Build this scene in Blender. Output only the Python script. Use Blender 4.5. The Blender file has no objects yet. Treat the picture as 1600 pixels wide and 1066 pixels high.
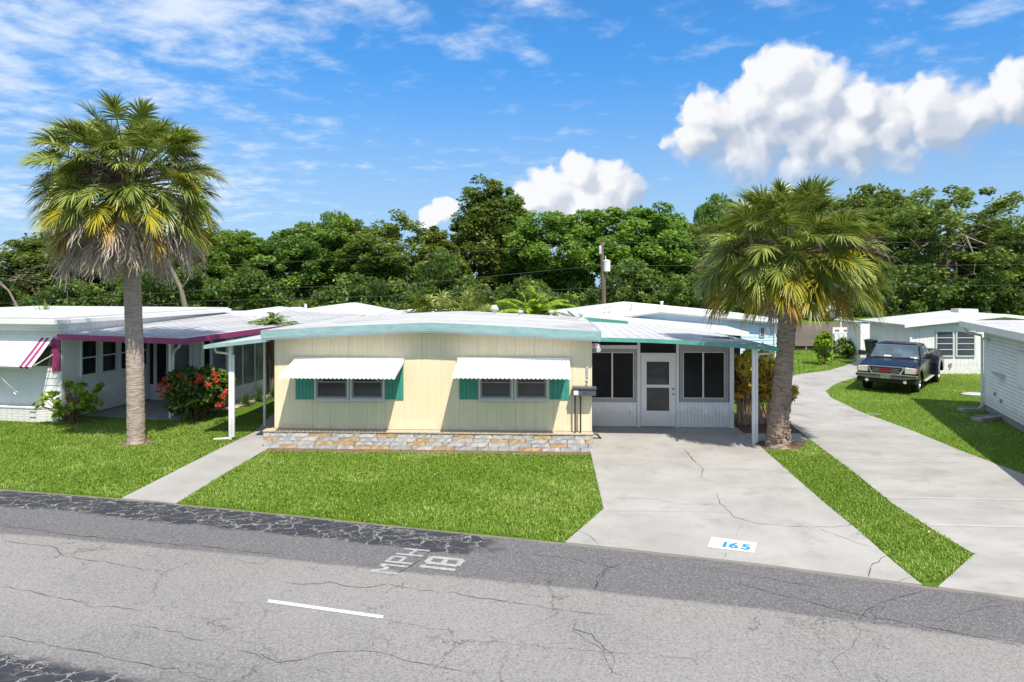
import bpy, bmesh, math, random
import numpy as np
from math import sin, cos, pi, radians as R, atan2, sqrt
from mathutils import Vector, Matrix

# ------------------------------------------------------------------ measuring frame
F, YH, HC = 1067.0, 440.0, 4.1          # focal length (px of a 1600 wide photo), horizon row, eye height (m)
def G(px, py):                            # where a point of the ground seen in the photograph lies
    y = F*HC/(py-YH); return ((px-800)/F*y, y)
class Frame:                              # a building's own axes: u along its front, v into its depth
    def __init__(s, ox, oy, deg):
        s.o = (ox, oy); s.a = R(deg); s.u = (cos(s.a), sin(s.a)); s.v = (-sin(s.a), cos(s.a))
    def on(s, px, py, d=0.0):             # local x and height of a point on the plane at local depth d
        kx, kz = (px-800)/F, -(py-YH)/F
        t = (d + s.o[0]*s.v[0]+s.o[1]*s.v[1])/(kx*s.v[0]+s.v[1])
        x, y = kx*t-s.o[0], t-s.o[1]
        return (x*s.u[0]+y*s.u[1], HC+kz*t)
    def w(s, x, y): return (s.o[0]+x*s.u[0]+y*s.v[0], s.o[1]+x*s.u[1]+y*s.v[1])
    def loc(s, p):
        x, y = p[0]-s.o[0], p[1]-s.o[1]; return (x*s.u[0]+y*s.u[1], x*s.v[0]+y*s.v[1])

scene = bpy.context.scene
COL = scene.collection
rnd = random.Random(7)

# ------------------------------------------------------------------ camera
cam = bpy.data.cameras.new('camera'); camo = bpy.data.objects.new('camera', cam); COL.objects.link(camo)
camo.location = (0, 0, HC); camo.rotation_euler = (pi/2, 0, 0)
cam.sensor_width = 36; cam.lens = 36*F/1600; cam.shift_y = -(533-YH)/1600; cam.clip_end = 2000
scene.camera = camo

# ------------------------------------------------------------------ light
SUNV = Vector((0.45, -1.0, 1.8)).normalized()
EL = math.asin(SUNV.z); AZ = atan2(SUNV.x, SUNV.y)
sun = bpy.data.lights.new('sun', 'SUN'); sun.energy = 3.2; sun.angle = R(0.53); sun.color = (1.0, 0.93, 0.82)
suno = bpy.data.objects.new('sun', sun); COL.objects.link(suno)
suno.rotation_euler = SUNV.to_track_quat('Z', 'Y').to_euler(); suno.location = (0, 0, 40)
scene.view_settings.view_transform = 'Standard'; scene.view_settings.look = 'None'
scene.view_settings.exposure = 1.0; scene.view_settings.gamma = 1.0; scene.view_settings.use_curve_mapping = False

world = bpy.data.worlds.new('World'); scene.world = world; world.use_nodes = True
wt = world.node_tree; wt.nodes.clear(); N = wt.nodes; LK = wt.links
def nd(tree, typ, **kw):
    n = tree.nodes.new(typ)
    for k, v in kw.items(): setattr(n, k, v)
    return n
def mth(tree, op, a, b=None, c=None, clamp=False):
    n = tree.nodes.new('ShaderNodeMath'); n.operation = op; n.use_clamp = clamp
    for i, x in enumerate((a, b, c)):
        if x is None: continue
        if isinstance(x, (int, float)): n.inputs[i].default_value = x
        else: tree.links.new(x, n.inputs[i])
    return n.outputs[0]
def vmth(tree, op, a, b=None, scale=None):
    n = tree.nodes.new('ShaderNodeVectorMath'); n.operation = op
    for i, x in enumerate((a, b)):
        if x is None: continue
        if isinstance(x, (tuple, list)): n.inputs[i].default_value = x
        else: tree.links.new(x, n.inputs[i])
    if scale is not None: n.inputs['Scale'].default_value = scale
    return n.outputs['Value'] if op in ('LENGTH', 'DISTANCE', 'DOT_PRODUCT') else n.outputs[0]
def sstep(tree, x, a, b, to0=0.0, to1=1.0):
    n = tree.nodes.new('ShaderNodeMapRange'); n.interpolation_type = 'SMOOTHSTEP'
    if isinstance(x, (int, float)): n.inputs[0].default_value = x
    else: tree.links.new(x, n.inputs[0])
    for i, v in zip((1, 2, 3, 4), (a, b, to0, to1)):
        if isinstance(v, (int, float)): n.inputs[i].default_value = v
        else: tree.links.new(v, n.inputs[i])
    return n.outputs[0]
def noise(tree, vec, scale, detail=4, rough=0.55, dist=0.0, color=False):
    n = tree.nodes.new('ShaderNodeTexNoise'); n.inputs['Scale'].default_value = scale
    n.inputs['Detail'].default_value = detail; n.inputs['Roughness'].default_value = rough
    n.inputs['Distortion'].default_value = dist
    if vec is not None: tree.links.new(vec, n.inputs['Vector'])
    return n.outputs['Color' if color else 'Fac']
def mixc(tree, f, a, b, typ='MIX'):
    n = tree.nodes.new('ShaderNodeMix'); n.data_type = 'RGBA'; n.blend_type = typ
    for i, x in ((0, f), (6, a), (7, b)):
        if isinstance(x, (int, float)): n.inputs[i].default_value = x
        elif isinstance(x, (tuple, list)): n.inputs[i].default_value = (*x[:3], 1)
        else: tree.links.new(x, n.inputs[i])
    return n.outputs[2]
def comb(tree, x, y, z):
    n = tree.nodes.new('ShaderNodeCombineXYZ')
    for i, v in enumerate((x, y, z)):
        if isinstance(v, (int, float)): n.inputs[i].default_value = v
        else: tree.links.new(v, n.inputs[i])
    return n.outputs[0]

sky = nd(wt, 'ShaderNodeTexSky', sky_type='NISHITA', sun_disc=False)
sky.sun_elevation = EL; sky.sun_rotation = AZ; sky.air_density = 1.0; sky.dust_density = 0.3; sky.ozone_density = 3.0; sky.altitude = 10
tc = nd(wt, 'ShaderNodeTexCoord'); DIR = tc.outputs['Generated']
sp = nd(wt, 'ShaderNodeSeparateXYZ'); LK.new(DIR, sp.inputs[0])
az = mth(wt, 'ARCTAN2', sp.outputs[0], sp.outputs[1]); el = mth(wt, 'ARCSINE', sp.outputs[2])
AE = comb(wt, az, el, 0.0)
def azel(px, py):
    kx, kz = (px-800)/F, -(py-YH)/F
    return (math.atan(kx), math.atan2(kz, sqrt(1+kx*kx)))
# heaped clouds: clusters of puffs at their own bearings
PUFFS = [(1218,122,62),(1180,165,55),(1108,190,58),(1278,150,60),(1165,235,75),(1255,215,85),(1345,160,50),(1335,215,80),
         (1455,178,62),(1395,195,62),(1508,172,48),(1585,152,44),(1660,160,60),(1420,240,50),(1095,215,55),(1240,255,60),(1330,255,55),
         (908,272,50),(862,296,50),(952,290,48),(982,305,36),(828,312,34),(905,318,66),(690,328,24),(672,338,20),
         (1140,228,58),(1185,225,80),(1290,232,92),(1470,215,60),(1180,225,80),(1400,222,65),(1230,175,75)]
FARP = []
_r = random.Random(21)
for _k in range(11):                       # same kind of clouds added out of view round the horizon, for fill light
    _a = 1.05+_k*0.40; _a = _a if _a < pi else _a-2*pi; _e = _r.uniform(0.16, 0.42)
    for _j in range(4): FARP.append((_a+_r.uniform(-.12, .12), _e+_r.uniform(-.05, .06), _r.uniform(.05, .10)))
def puff_field(vec, nz):
    cur = None
    for (a, e, rr) in [(*azel(px, py), r/F*0.97) for px, py, r in PUFFS]+FARP:
        d = vmth(wt, 'DISTANCE', vec, (a, e, 0))
        f = mth(wt, 'MULTIPLY_ADD', d, -1.0/rr, 1.0)
        cur = f if cur is None else mth(wt, 'SMOOTH_MAX', cur, f, 0.12)
    return mth(wt, 'ADD', cur, nz)
def cloud_noise(vec):
    n1 = noise(wt, vec, 9, 8, 0.6)
    v = nd(wt, 'ShaderNodeTexVoronoi', feature='SMOOTH_F1'); v.inputs['Scale'].default_value = 26; v.inputs['Smoothness'].default_value = 0.6
    wv = vmth(wt, 'ADD', vec, vmth(wt, 'SCALE', noise(wt, vec, 30, 3, 0.5, color=True), scale=0.018)); LK.new(wv, v.inputs['Vector'])
    v2 = nd(wt, 'ShaderNodeTexVoronoi', feature='SMOOTH_F1'); v2.inputs['Scale'].default_value = 62; v2.inputs['Smoothness'].default_value = 0.6
    LK.new(wv, v2.inputs['Vector'])
    a = mth(wt, 'MULTIPLY_ADD', n1, 0.8, -0.40)
    b = mth(wt, 'MULTIPLY_ADD', v.outputs['Distance'], -0.55, 0.24)
    c = mth(wt, 'MULTIPLY_ADD', v2.outputs['Distance'], -0.30, 0.12)
    return mth(wt, 'ADD', a, mth(wt, 'ADD', b, c))
warp = vmth(wt, 'SCALE', vmth(wt, 'SUBTRACT', noise(wt, AE, 13, 5, 0.6, color=True), (0.5, 0.5, 0.5)), scale=0.055)
AE = vmth(wt, 'ADD', AE, vmth(wt, 'MULTIPLY', warp, (1.0, 0.7, 0.0)))
f0 = puff_field(AE, cloud_noise(AE))
AE2 = vmth(wt, 'ADD', AE, (-0.014, 0.022, 0.0))
f1 = puff_field(AE2, cloud_noise(AE2))
alpha_c = sstep(wt, f0, -0.02, mth(wt, 'MAXIMUM', mth(wt, 'MULTIPLY', sstep(wt, el, 0.14, 0.22, 1.0, 0.30), sstep(wt, az, 0.20, 0.26)), 0.27))
soft = sstep(wt, noise(wt, AE, 5, 3, 0.5), 0.3, 0.7, 0.55, 1.0)
lowfade = sstep(wt, el, 0.10, 0.19, 0.75, 1.0)
alpha_c = mth(wt, 'MULTIPLY', alpha_c, mth(wt, 'MAXIMUM', lowfade, sstep(wt, az, 0.16, 0.22, 1.0, 0.0)))
lit = mth(wt, 'MULTIPLY_ADD', mth(wt, 'SUBTRACT', f0, f1), 1.25, 0.30, clamp=True)
body = mth(wt, 'MAXIMUM', sstep(wt, el, 0.17, 0.32, 0.0, 0.55), sstep(wt, az, 0.12, 0.20, 0.40, 0.0))
lit = mth(wt, 'ADD', lit, body, clamp=True)
ccol = mixc(wt, lit, (2.1, 2.5, 3.2), (4.55, 4.6, 4.7))
# high thin cloud sheet, laid out on a flat layer above the place
zc = mth(wt, 'MAXIMUM', sp.outputs[2], 0.03)
pl = comb(wt, mth(wt, 'DIVIDE', sp.outputs[0], mth(wt, 'ADD', zc, 0.10)), mth(wt, 'DIVIDE', sp.outputs[1], mth(wt, 'ADD', zc, 0.10)), 0.0)
mp = nd(wt, 'ShaderNodeMapping'); mp.inputs['Rotation'].default_value = (0, 0, 0.5); mp.inputs['Scale'].default_value = (1.15, 1.2, 1); LK.new(pl, mp.inputs[0])
ci1 = noise(wt, mp.outputs[0], 4.2, 7, 0.60, 0.15); ci2 = noise(wt, mp.outputs[0], 0.55, 3, 0.5)
cov = mth(wt, 'MAXIMUM', sstep(wt, az, -0.75, 0.35, 0.09, -0.03), sstep(wt, az, 0.75, 1.3, -0.03, 0.09))
cov2 = mth(wt, 'ADD', sstep(wt, el, 0.05, 0.42, -0.01, 0.07), sstep(wt, el, 0.42, 0.80, 0.0, 0.11))  # second term adds unseen cloud overhead to brighten the fill light
ci = mth(wt, 'ADD', mth(wt, 'ADD', mth(wt, 'MULTIPLY', ci1, 0.62), mth(wt, 'MULTIPLY', ci2, 0.45)), mth(wt, 'ADD', cov, cov2))
alpha_i = sstep(wt, ci, 0.56, 0.83, 0.0, 0.85)
hazeb = sstep(wt, el, 0.0, 0.32, 0.7, 0.0)
skyc = mixc(wt, 1.0, sky.outputs[0], mixc(wt, sstep(wt, el, 0.06, 0.36), (0.33, 0.46, 0.62), (0.28, 0.68, 0.96)), 'MULTIPLY')
c1 = mixc(wt, hazeb, skyc, (2.2, 3.3, 4.65))
c2 = mixc(wt, alpha_i, c1, (4.1, 4.5, 5.0))
c3 = mixc(wt, alpha_c, c2, ccol)
bg = nd(wt, 'ShaderNodeBackground'); bg.inputs['Strength'].default_value = 0.105; LK.new(c3, bg.inputs[0])
wo = nd(wt, 'ShaderNodeOutputWorld'); LK.new(bg.outputs[0], wo.inputs[0])

# ------------------------------------------------------------------ materials
def base_mat(name):
    m = bpy.data.materials.new(name); m.use_nodes = True; t = m.node_tree
    b = t.nodes['Principled BSDF']; return m, t, b
def mat(name, col, rough=0.6, var=0.12, scale=3.0, bump=0.0, bscale=80, spec=0.4, metal=0.0, col2=None, streak=None, amt=0.5):
    m, t, b = base_mat(name)
    tcn = nd(t, 'ShaderNodeTexCoord'); v = tcn.outputs['Object']
    if streak:
        mpn = nd(t, 'ShaderNodeMapping'); mpn.inputs['Scale'].default_value = streak; t.links.new(v, mpn.inputs[0]); v2 = mpn.outputs[0]
    else: v2 = v
    n1 = noise(t, v2, scale, 6, 0.6)
    f = sstep(t, n1, 0.3, 0.7)
    lo = tuple(c*(1-var) for c in col); hi = tuple(min(1, c*(1+var*0.6)) for c in col)
    c = mixc(t, f, lo, hi)
    if col2:
        n2 = noise(t, v2, scale*2.3, 5, 0.65); c = mixc(t, sstep(t, n2, 0.62-amt*0.2, 0.78, 0, amt), c, col2)
    t.links.new(c, b.inputs['Base Color'])
    b.inputs['Roughness'].default_value = rough; b.inputs['Metallic'].default_value = metal
    b.inputs['Specular IOR Level'].default_value = spec
    if bump:
        bn = nd(t, 'ShaderNodeBump'); bn.inputs['Strength'].default_value = bump; bn.inputs['Distance'].default_value = 0.01
        t.links.new(noise(t, v, bscale, 4, 0.6), bn.inputs['Height']); t.links.new(bn.outputs[0], b.inputs['Normal'])
    return m
def dirty(name, col):                     # rain streaks and splash dirt with their own outline
    m = MT[name]; t = m.node_tree; b = t.nodes['Principled BSDF']; l = b.inputs['Base Color'].links[0].from_socket
    tcn = nd(t, 'ShaderNodeTexCoord'); v = tcn.outputs['Object']; mp_ = nd(t, 'ShaderNodeMapping'); mp_.inputs['Scale'].default_value = (9, 9, 0.35); t.links.new(v, mp_.inputs[0])
    sx_ = nd(t, 'ShaderNodeSeparateXYZ'); t.links.new(v, sx_.inputs[0])
    n1 = noise(t, mp_.outputs[0], 1.0, 5, 0.7); n2 = noise(t, v, 5, 5, 0.7)
    c = mixc(t, sstep(t, n1, 0.54, 0.78, 0, 0.30), l, col)
    low = mth(t, 'ADD', sx_.outputs[2], mth(t, 'MULTIPLY_ADD', n2, -0.9, 0.45))
    c = mixc(t, sstep(t, low, 0.35, 0.62, 0.45, 0), c, col); t.links.new(c, b.inputs['Base Color'])
def stain(name, dark, scale, lo, hi, amt):
    m = MT[name]; t = m.node_tree; b = t.nodes['Principled BSDF']; l = b.inputs['Base Color'].links[0].from_socket
    tcn = nd(t, 'ShaderNodeTexCoord'); n1 = noise(t, tcn.outputs['Object'], scale, 7, 0.72, 0.3); n2 = noise(t, tcn.outputs['Object'], 24, 4, 0.75)
    c = mixc(t, sstep(t, n1, lo, hi, 0, amt), l, dark)
    c = mixc(t, sstep(t, n2, 0.60, 0.72, 0, 0.35), c, dark)
    t.links.new(c, b.inputs['Base Color'])
def leaf_mat(name, dark, mid, light, trans=0.25, rough=0.5, objvar=0.0, spec=0.3):
    m, t, b = base_mat(name)
    at = nd(t, 'ShaderNodeAttribute', attribute_name='v')
    r = nd(t, 'ShaderNodeValToRGB'); e = r.color_ramp.elements
    e[0].position = 0.0; e[0].color = (*dark, 1); e[1].position = 1.0; e[1].color = (*light, 1)
    k = e.new(0.5); k.color = (*mid, 1)
    t.links.new(at.outputs['Fac'], r.inputs[0]); c = r.outputs[0]
    if objvar:
        oi = nd(t, 'ShaderNodeObjectInfo'); hs = nd(t, 'ShaderNodeHueSaturation')
        t.links.new(mth(t, 'MULTIPLY_ADD', oi.outputs['Random'], objvar*0.12, 0.5-objvar*0.06), hs.inputs['Hue'])
        t.links.new(mth(t, 'MULTIPLY_ADD', oi.outputs['Random'], objvar*0.8, 1-objvar*0.4), hs.inputs['Value'])
        t.links.new(c, hs.inputs['Color']); c = hs.outputs[0]
    t.links.new(c, b.inputs['Base Color']); b.inputs['Roughness'].default_value = rough; b.inputs['Specular IOR Level'].default_value = spec
    tr = nd(t, 'ShaderNodeBsdfTranslucent'); t.links.new(mixc(t, 0.35, c, (0.25, 0.35, 0.02)), tr.inputs[0])
    mx = nd(t, 'ShaderNodeMixShader'); mx.inputs[0].default_value = trans
    t.links.new(b.outputs[0], mx.inputs[1]); t.links.new(tr.outputs[0], mx.inputs[2])
    t.links.new(mx.outputs[0], t.nodes['Material Output'].inputs[0])
    return m
def glass_mat(name, col=(0.012, 0.014, 0.017), rough=0.06, spec=0.5, lines=0.0):
    m, t, b = base_mat(name); tcn = nd(t, 'ShaderNodeTexCoord')
    c = mixc(t, sstep(t, noise(t, tcn.outputs['Object'], 1.3, 4, 0.5), 0.35, 0.7), col, tuple(x*2.6 for x in col))
    if lines:
        wv = nd(t, 'ShaderNodeTexWave', bands_direction='Z'); wv.inputs['Scale'].default_value = lines; wv.inputs['Distortion'].default_value = 0.2
        t.links.new(tcn.outputs['Object'], wv.inputs[0]); c = mixc(t, mth(t, 'MULTIPLY', wv.outputs['Fac'], 0.5), c, (0.09, 0.095, 0.10))
    t.links.new(c, b.inputs['Base Color'])
    b.inputs['Roughness'].default_value = rough; b.inputs['Specular IOR Level'].default_value = spec
    return m
MT = {}
MT['cream'] = mat('cream_siding', (0.79, 0.69, 0.475), 0.55, 0.05, 1.2, 0.15, 40, col2=(0.67, 0.58, 0.40), streak=(6, 6, 0.6), amt=0.3)
MT['aqua'] = mat('aqua_trim', (0.27, 0.42, 0.43), 0.45, 0.15, 2, col2=(0.38, 0.50, 0.50), streak=(2, 2, 8), amt=0.5)
MT['teal'] = mat('teal_paint', (0.055, 0.29, 0.22), 0.5, 0.12, 3)
MT['tealtrim'] = mat('teal_trim', (0.10, 0.33, 0.28), 0.4, 0.15, 2, col2=(0.25, 0.47, 0.43), amt=0.5)
MT['white'] = mat('white_paint', (0.76, 0.76, 0.755), 0.45, 0.05, 2)
MT['whitemetal'] = mat('white_metal', (0.77, 0.77, 0.775), 0.35, 0.05, 4, spec=0.5)
MT['coolwhite'] = mat('cool_white_siding', (0.84, 0.845, 0.85), 0.5, 0.05, 2, col2=(0.6, 0.63, 0.65), amt=0.3)
MT['roof'] = mat('white_roof_coating', (0.48, 0.48, 0.48), 0.6, 0.10, 0.8, 0.2, 30, col2=(0.34, 0.33, 0.33), streak=(0.5, 3.0, 1), amt=0.75)
MT['roofclean'] = mat('clean_roof_coating', (0.50, 0.50, 0.51), 0.55, 0.08, 0.8, col2=(0.40, 0.40, 0.43), streak=(1, 2, 1), amt=0.5)
MT['greyframe'] = mat('grey_aluminium', (0.30, 0.30, 0.31), 0.4, 0.08, 5, metal=0.2)
MT['alu'] = mat('light_aluminium', (0.62, 0.62, 0.62), 0.35, 0.06, 5, metal=0.2)
MT['glass'] = glass_mat('dark_glass', lines=0.0)
MT['blind'] = glass_mat('glass_over_blinds', (0.02, 0.021, 0.024), lines=6.5)
MT['screen'] = glass_mat('insect_screen', (0.010, 0.009, 0.009), 0.55, 0.15)
MT['screengrey'] = glass_mat('grey_screen', (0.10, 0.095, 0.105), 0.45, 0.25)
MT['mortar'] = mat('mortar', (0.34, 0.29, 0.25), 0.9, 0.2, 20)
MT['stonegrey'] = mat('grey_stone', (0.44, 0.432, 0.432), 0.85, 0.2, 9, 0.6, 26, col2=(0.54, 0.535, 0.54), amt=0.6)
MT['stonewhite'] = mat('pale_stone', (0.52, 0.485, 0.455), 0.85, 0.18, 9, 0.6, 26, col2=(0.47, 0.46, 0.47), amt=0.5)
MT['stoneorange'] = mat('ochre_stone', (0.50, 0.35, 0.20), 0.85, 0.22, 9, 0.6, 26, col2=(0.55, 0.45, 0.34), amt=0.6)
MT['ledge'] = mat('foundation_ledge', (0.48, 0.39, 0.29), 0.85, 0.2, 14, 0.4, 40, col2=(0.36, 0.22, 0.12), amt=0.6)
MT['magenta'] = mat('magenta_paint', (0.30, 0.045, 0.15), 0.45, 0.1, 4)
MT['brickwhite'] = mat('white_brick', (0.70, 0.69, 0.66), 0.8, 0.14, 12, 0.6, 40)
MT['brickgap'] = mat('white_brick_joint', (0.46, 0.455, 0.44), 0.9, 0.15, 12)
MT['concrete'] = mat('concrete', (0.345, 0.335, 0.320), 0.85, 0.13, 0.7, 0.35, 120, col2=(0.235, 0.215, 0.19), amt=0.6)
MT['concrete2'] = mat('old_concrete', (0.345, 0.335, 0.320), 0.85, 0.14, 0.9, 0.35, 120, col2=(0.225, 0.218, 0.208), streak=(0.8, 1.5, 1), amt=0.5)
MT['patio'] = mat('patio_concrete', (0.33, 0.32, 0.315), 0.85, 0.15, 1.5, 0.3, 90)
MT['joint'] = mat('joint_filler', (0.42, 0.42, 0.42), 0.8, 0.15, 6)
MT['crack'] = mat('crack_dirt', (0.085, 0.078, 0.065), 0.95, 0.4, 9)
MT['crackroad'] = mat('road_crack', (0.055, 0.052, 0.05), 0.95, 0.4, 9)
MT['soil'] = mat('bare_soil', (0.16, 0.11, 0.075), 0.95, 0.35, 7, 0.8, 40, col2=(0.26, 0.19, 0.13), amt=0.6)
MT['mulch'] = mat('mulch', (0.12, 0.075, 0.05), 0.95, 0.4, 18, 1.0, 50, col2=(0.3, 0.2, 0.13), amt=0.4)
MT['paint'] = mat('road_paint', (0.62, 0.62, 0.62), 0.6, 0.12, 8, col2=(0.5, 0.5, 0.5), amt=0.3)
MT['worn'] = mat('worn_road_paint', (0.36, 0.355, 0.35), 0.7, 0.25, 14, col2=(0.14, 0.135, 0.135), amt=0.8)
MT['bluepaint'] = mat('blue_number_paint', (0.02, 0.25, 0.52), 0.5, 0.1, 6)
MT['black'] = mat('black_metal', (0.02, 0.02, 0.02), 0.4, 0.2, 6)
MT['mailbox'] = mat('mailbox_grey', (0.085, 0.095, 0.115), 0.35, 0.1, 5)
MT['tire'] = mat('rubber', (0.018, 0.018, 0.018), 0.8, 0.2, 9)
MT['chrome'] = mat('chrome', (0.75, 0.75, 0.76), 0.18, 0.05, 5, metal=1.0)
MT['carpaint'] = mat('dark_truck_paint', (0.006, 0.006, 0.009), 0.22, 0.15, 2, spec=0.25)
MT['carpaint'].node_tree.nodes['Principled BSDF'].inputs['Coat Weight'].default_value = 0.12
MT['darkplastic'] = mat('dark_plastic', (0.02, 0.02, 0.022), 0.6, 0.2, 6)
MT['carglass'] = glass_mat('windscreen_glass', (0.05, 0.075, 0.09), 0.03, 0.9)
MT['headlamp'] = mat('headlamp_glass', (0.62, 0.60, 0.52), 0.12, 0.15, 12, spec=0.8)
MT['amber'] = mat('amber_glass', (0.65, 0.16, 0.03), 0.2, 0.1, 8, spec=0.7)
MT['red'] = mat('red_enamel', (0.42, 0.02, 0.02), 0.3, 0.1, 8)
MT['plate'] = mat('number_plate', (0.20, 0.21, 0.14), 0.4, 0.2, 20)
MT['bumper'] = mat('weathered_bumper', (0.30, 0.29, 0.24), 0.28, 0.2, 5, metal=0.7)
MT['bin'] = mat('green_bin_plastic', (0.018, 0.045, 0.03), 0.5, 0.15, 5)
MT['fence'] = mat('weathered_wood', (0.22, 0.185, 0.165), 0.9, 0.25, 3, 0.5, 40, streak=(6, 6, 0.6))
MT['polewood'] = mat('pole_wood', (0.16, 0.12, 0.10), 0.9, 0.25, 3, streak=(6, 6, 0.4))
MT['wire'] = mat('wire', (0.10, 0.11, 0.10), 0.6, 0.1, 5)
MT['greywall'] = mat('grey_wall', (0.50, 0.49, 0.46), 0.6, 0.08, 2)
MT['bluewall'] = mat('pale_blue_siding', (0.52, 0.70, 0.80), 0.5, 0.06, 2)
MT['tealwall'] = mat('teal_wall', (0.13, 0.33, 0.38), 0.5, 0.1, 2)
MT['block'] = mat('foundation_block', (0.27, 0.27, 0.30), 0.85, 0.2, 8, 0.5, 40)
MT['barkgrey'] = mat('grey_bark', (0.22, 0.18, 0.145), 0.9, 0.3, 4, 0.8, 20, streak=(3, 3, 0.6), col2=(0.36, 0.32, 0.28), amt=0.5)
MT['bushwood'] = mat('shrub_wood', (0.20, 0.13, 0.08), 0.9, 0.3, 6)
MT['hedgewood'] = mat('croton_stem', (0.52, 0.33, 0.22), 0.8, 0.3, 6)
MT['leafdark'] = leaf_mat('dark_tree_leaf', (0.048, 0.088, 0.016), (0.118, 0.192, 0.032), (0.24, 0.33, 0.065), 0.42, 0.42, 0.35)
MT['leafbright'] = leaf_mat('bright_tree_leaf', (0.068, 0.13, 0.016), (0.165, 0.265, 0.034), (0.31, 0.41, 0.065), 0.44, 0.42, 0.3)
MT['leafolive'] = leaf_mat('olive_tree_leaf', (0.06, 0.100, 0.018), (0.130, 0.19, 0.030), (0.25, 0.31, 0.055), 0.38, 0.45, 0.3)
MT['leafscrub'] = leaf_mat('scrub_leaf', (0.026, 0.056, 0.010), (0.080, 0.142, 0.022), (0.20, 0.28, 0.045), 0.36, 0.45)
MT['leafgrey'] = leaf_mat('dry_scrub_leaf', (0.06, 0.075, 0.03), (0.12, 0.13, 0.06), (0.2, 0.19, 0.1), 0.25, 0.5)
MT['frondgreen'] = leaf_mat('green_frond', (0.055, 0.092, 0.016), (0.180, 0.235, 0.040), (0.50, 0.51, 0.15), 0.26, 0.38, spec=0.45)
MT['frondyellow'] = leaf_mat('yellowing_frond', (0.12, 0.15, 0.018), (0.33, 0.31, 0.025), (0.62, 0.46, 0.04), 0.25, 0.42, spec=0.4)
MT['frondorange'] = leaf_mat('orange_frond', (0.18, 0.11, 0.02), (0.42, 0.25, 0.03), (0.55, 0.40, 0.14), 0.2, 0.5)
MT['fronddead'] = leaf_mat('dead_frond', (0.26, 0.18, 0.125), (0.46, 0.37, 0.30), (0.70, 0.63, 0.56), 0.2, 0.75)
MT['twig'] = leaf_mat('brown_flower_stalk', (0.10, 0.065, 0.05), (0.17, 0.12, 0.09), (0.26, 0.19, 0.14), 0.05, 0.8)
MT['arecaleaf'] = leaf_mat('lime_palm_leaf', (0.12, 0.22, 0.015), (0.26, 0.42, 0.02), (0.45, 0.55, 0.05), 0.35, 0.4)
MT['ixora'] = leaf_mat('ixora_leaf', (0.025, 0.06, 0.012), (0.07, 0.14, 0.02), (0.22, 0.28, 0.03), 0.2, 0.35, spec=0.5)
MT['flower'] = leaf_mat('red_petal', (0.42, 0.02, 0.012), (0.62, 0.05, 0.03), (0.75, 0.13, 0.06), 0.2, 0.5)
MT['croton'] = leaf_mat('croton_leaf', (0.32, 0.12, 0.05), (0.55, 0.38, 0.06), (0.68, 0.64, 0.08), 0.25, 0.4)
MT['shrub'] = leaf_mat('light_shrub_leaf', (0.06, 0.12, 0.02), (0.13, 0.22, 0.04), (0.26, 0.34, 0.08), 0.25, 0.45)
MT['lime'] = leaf_mat('lime_shrub_leaf', (0.10, 0.2, 0.01), (0.22, 0.36, 0.02), (0.40, 0.50, 0.04), 0.3, 0.45)
MT['liriope'] = leaf_mat('strappy_leaf', (0.04, 0.09, 0.03), (0.09, 0.16, 0.05), (0.18, 0.25, 0.10), 0.25, 0.45)
MT['grass'] = leaf_mat('grass_blade', (0.105, 0.185, 0.018), (0.225, 0.355, 0.042), (0.45, 0.54, 0.16), 0.36, 0.55)

dirty('whitemetal', (0.5, 0.49, 0.45)); dirty('white', (0.55, 0.53, 0.49)); dirty('cream', (0.50, 0.40, 0.25)); dirty('coolwhite', (0.5, 0.48, 0.42)); stain('concrete', (0.17, 0.155, 0.135), 0.55, 0.50, 0.72, 0.45); stain('concrete2', (0.16, 0.15, 0.14), 0.6, 0.48, 0.72, 0.5); stain('roof', (0.25, 0.24, 0.24), 0.45, 0.46, 0.68, 0.65); stain('roofclean', (0.33, 0.33, 0.34), 0.5, 0.52, 0.75, 0.4); stain('patio', (0.16, 0.15, 0.14), 0.8, 0.5, 0.75, 0.5)
def lawn_mat():
    m, t, b = base_mat('lawn'); tcn = nd(t, 'ShaderNodeTexCoord'); v = tcn.outputs['Object']
    n1 = noise(t, v, 0.45, 5, 0.6); n2 = noise(t, v, 14, 6, 0.7); n3 = noise(t, v, 2.2, 5, 0.65)
    c = mixc(t, sstep(t, n2, 0.3, 0.7), (0.045, 0.095, 0.010), (0.16, 0.27, 0.026))
    c = mixc(t, sstep(t, n1, 0.35, 0.7, 0, 0.5), c, (0.10, 0.18, 0.015))
    c = mixc(t, sstep(t, n3, 0.66, 0.8, 0, 0.6), c, (0.17, 0.13, 0.05))
    t.links.new(c, b.inputs['Base Color']); b.inputs['Roughness'].default_value = 0.9; b.inputs['Specular IOR Level'].default_value = 0.1
    bn = nd(t, 'ShaderNodeBump'); bn.inputs['Strength'].default_value = 1.0; bn.inputs['Distance'].default_value = 0.05
    t.links.new(noise(t, v, 30, 5, 0.7), bn.inputs['Height']); t.links.new(bn.outputs[0], b.inputs['Normal'])
    return m
MT['lawn'] = lawn_mat()

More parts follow.
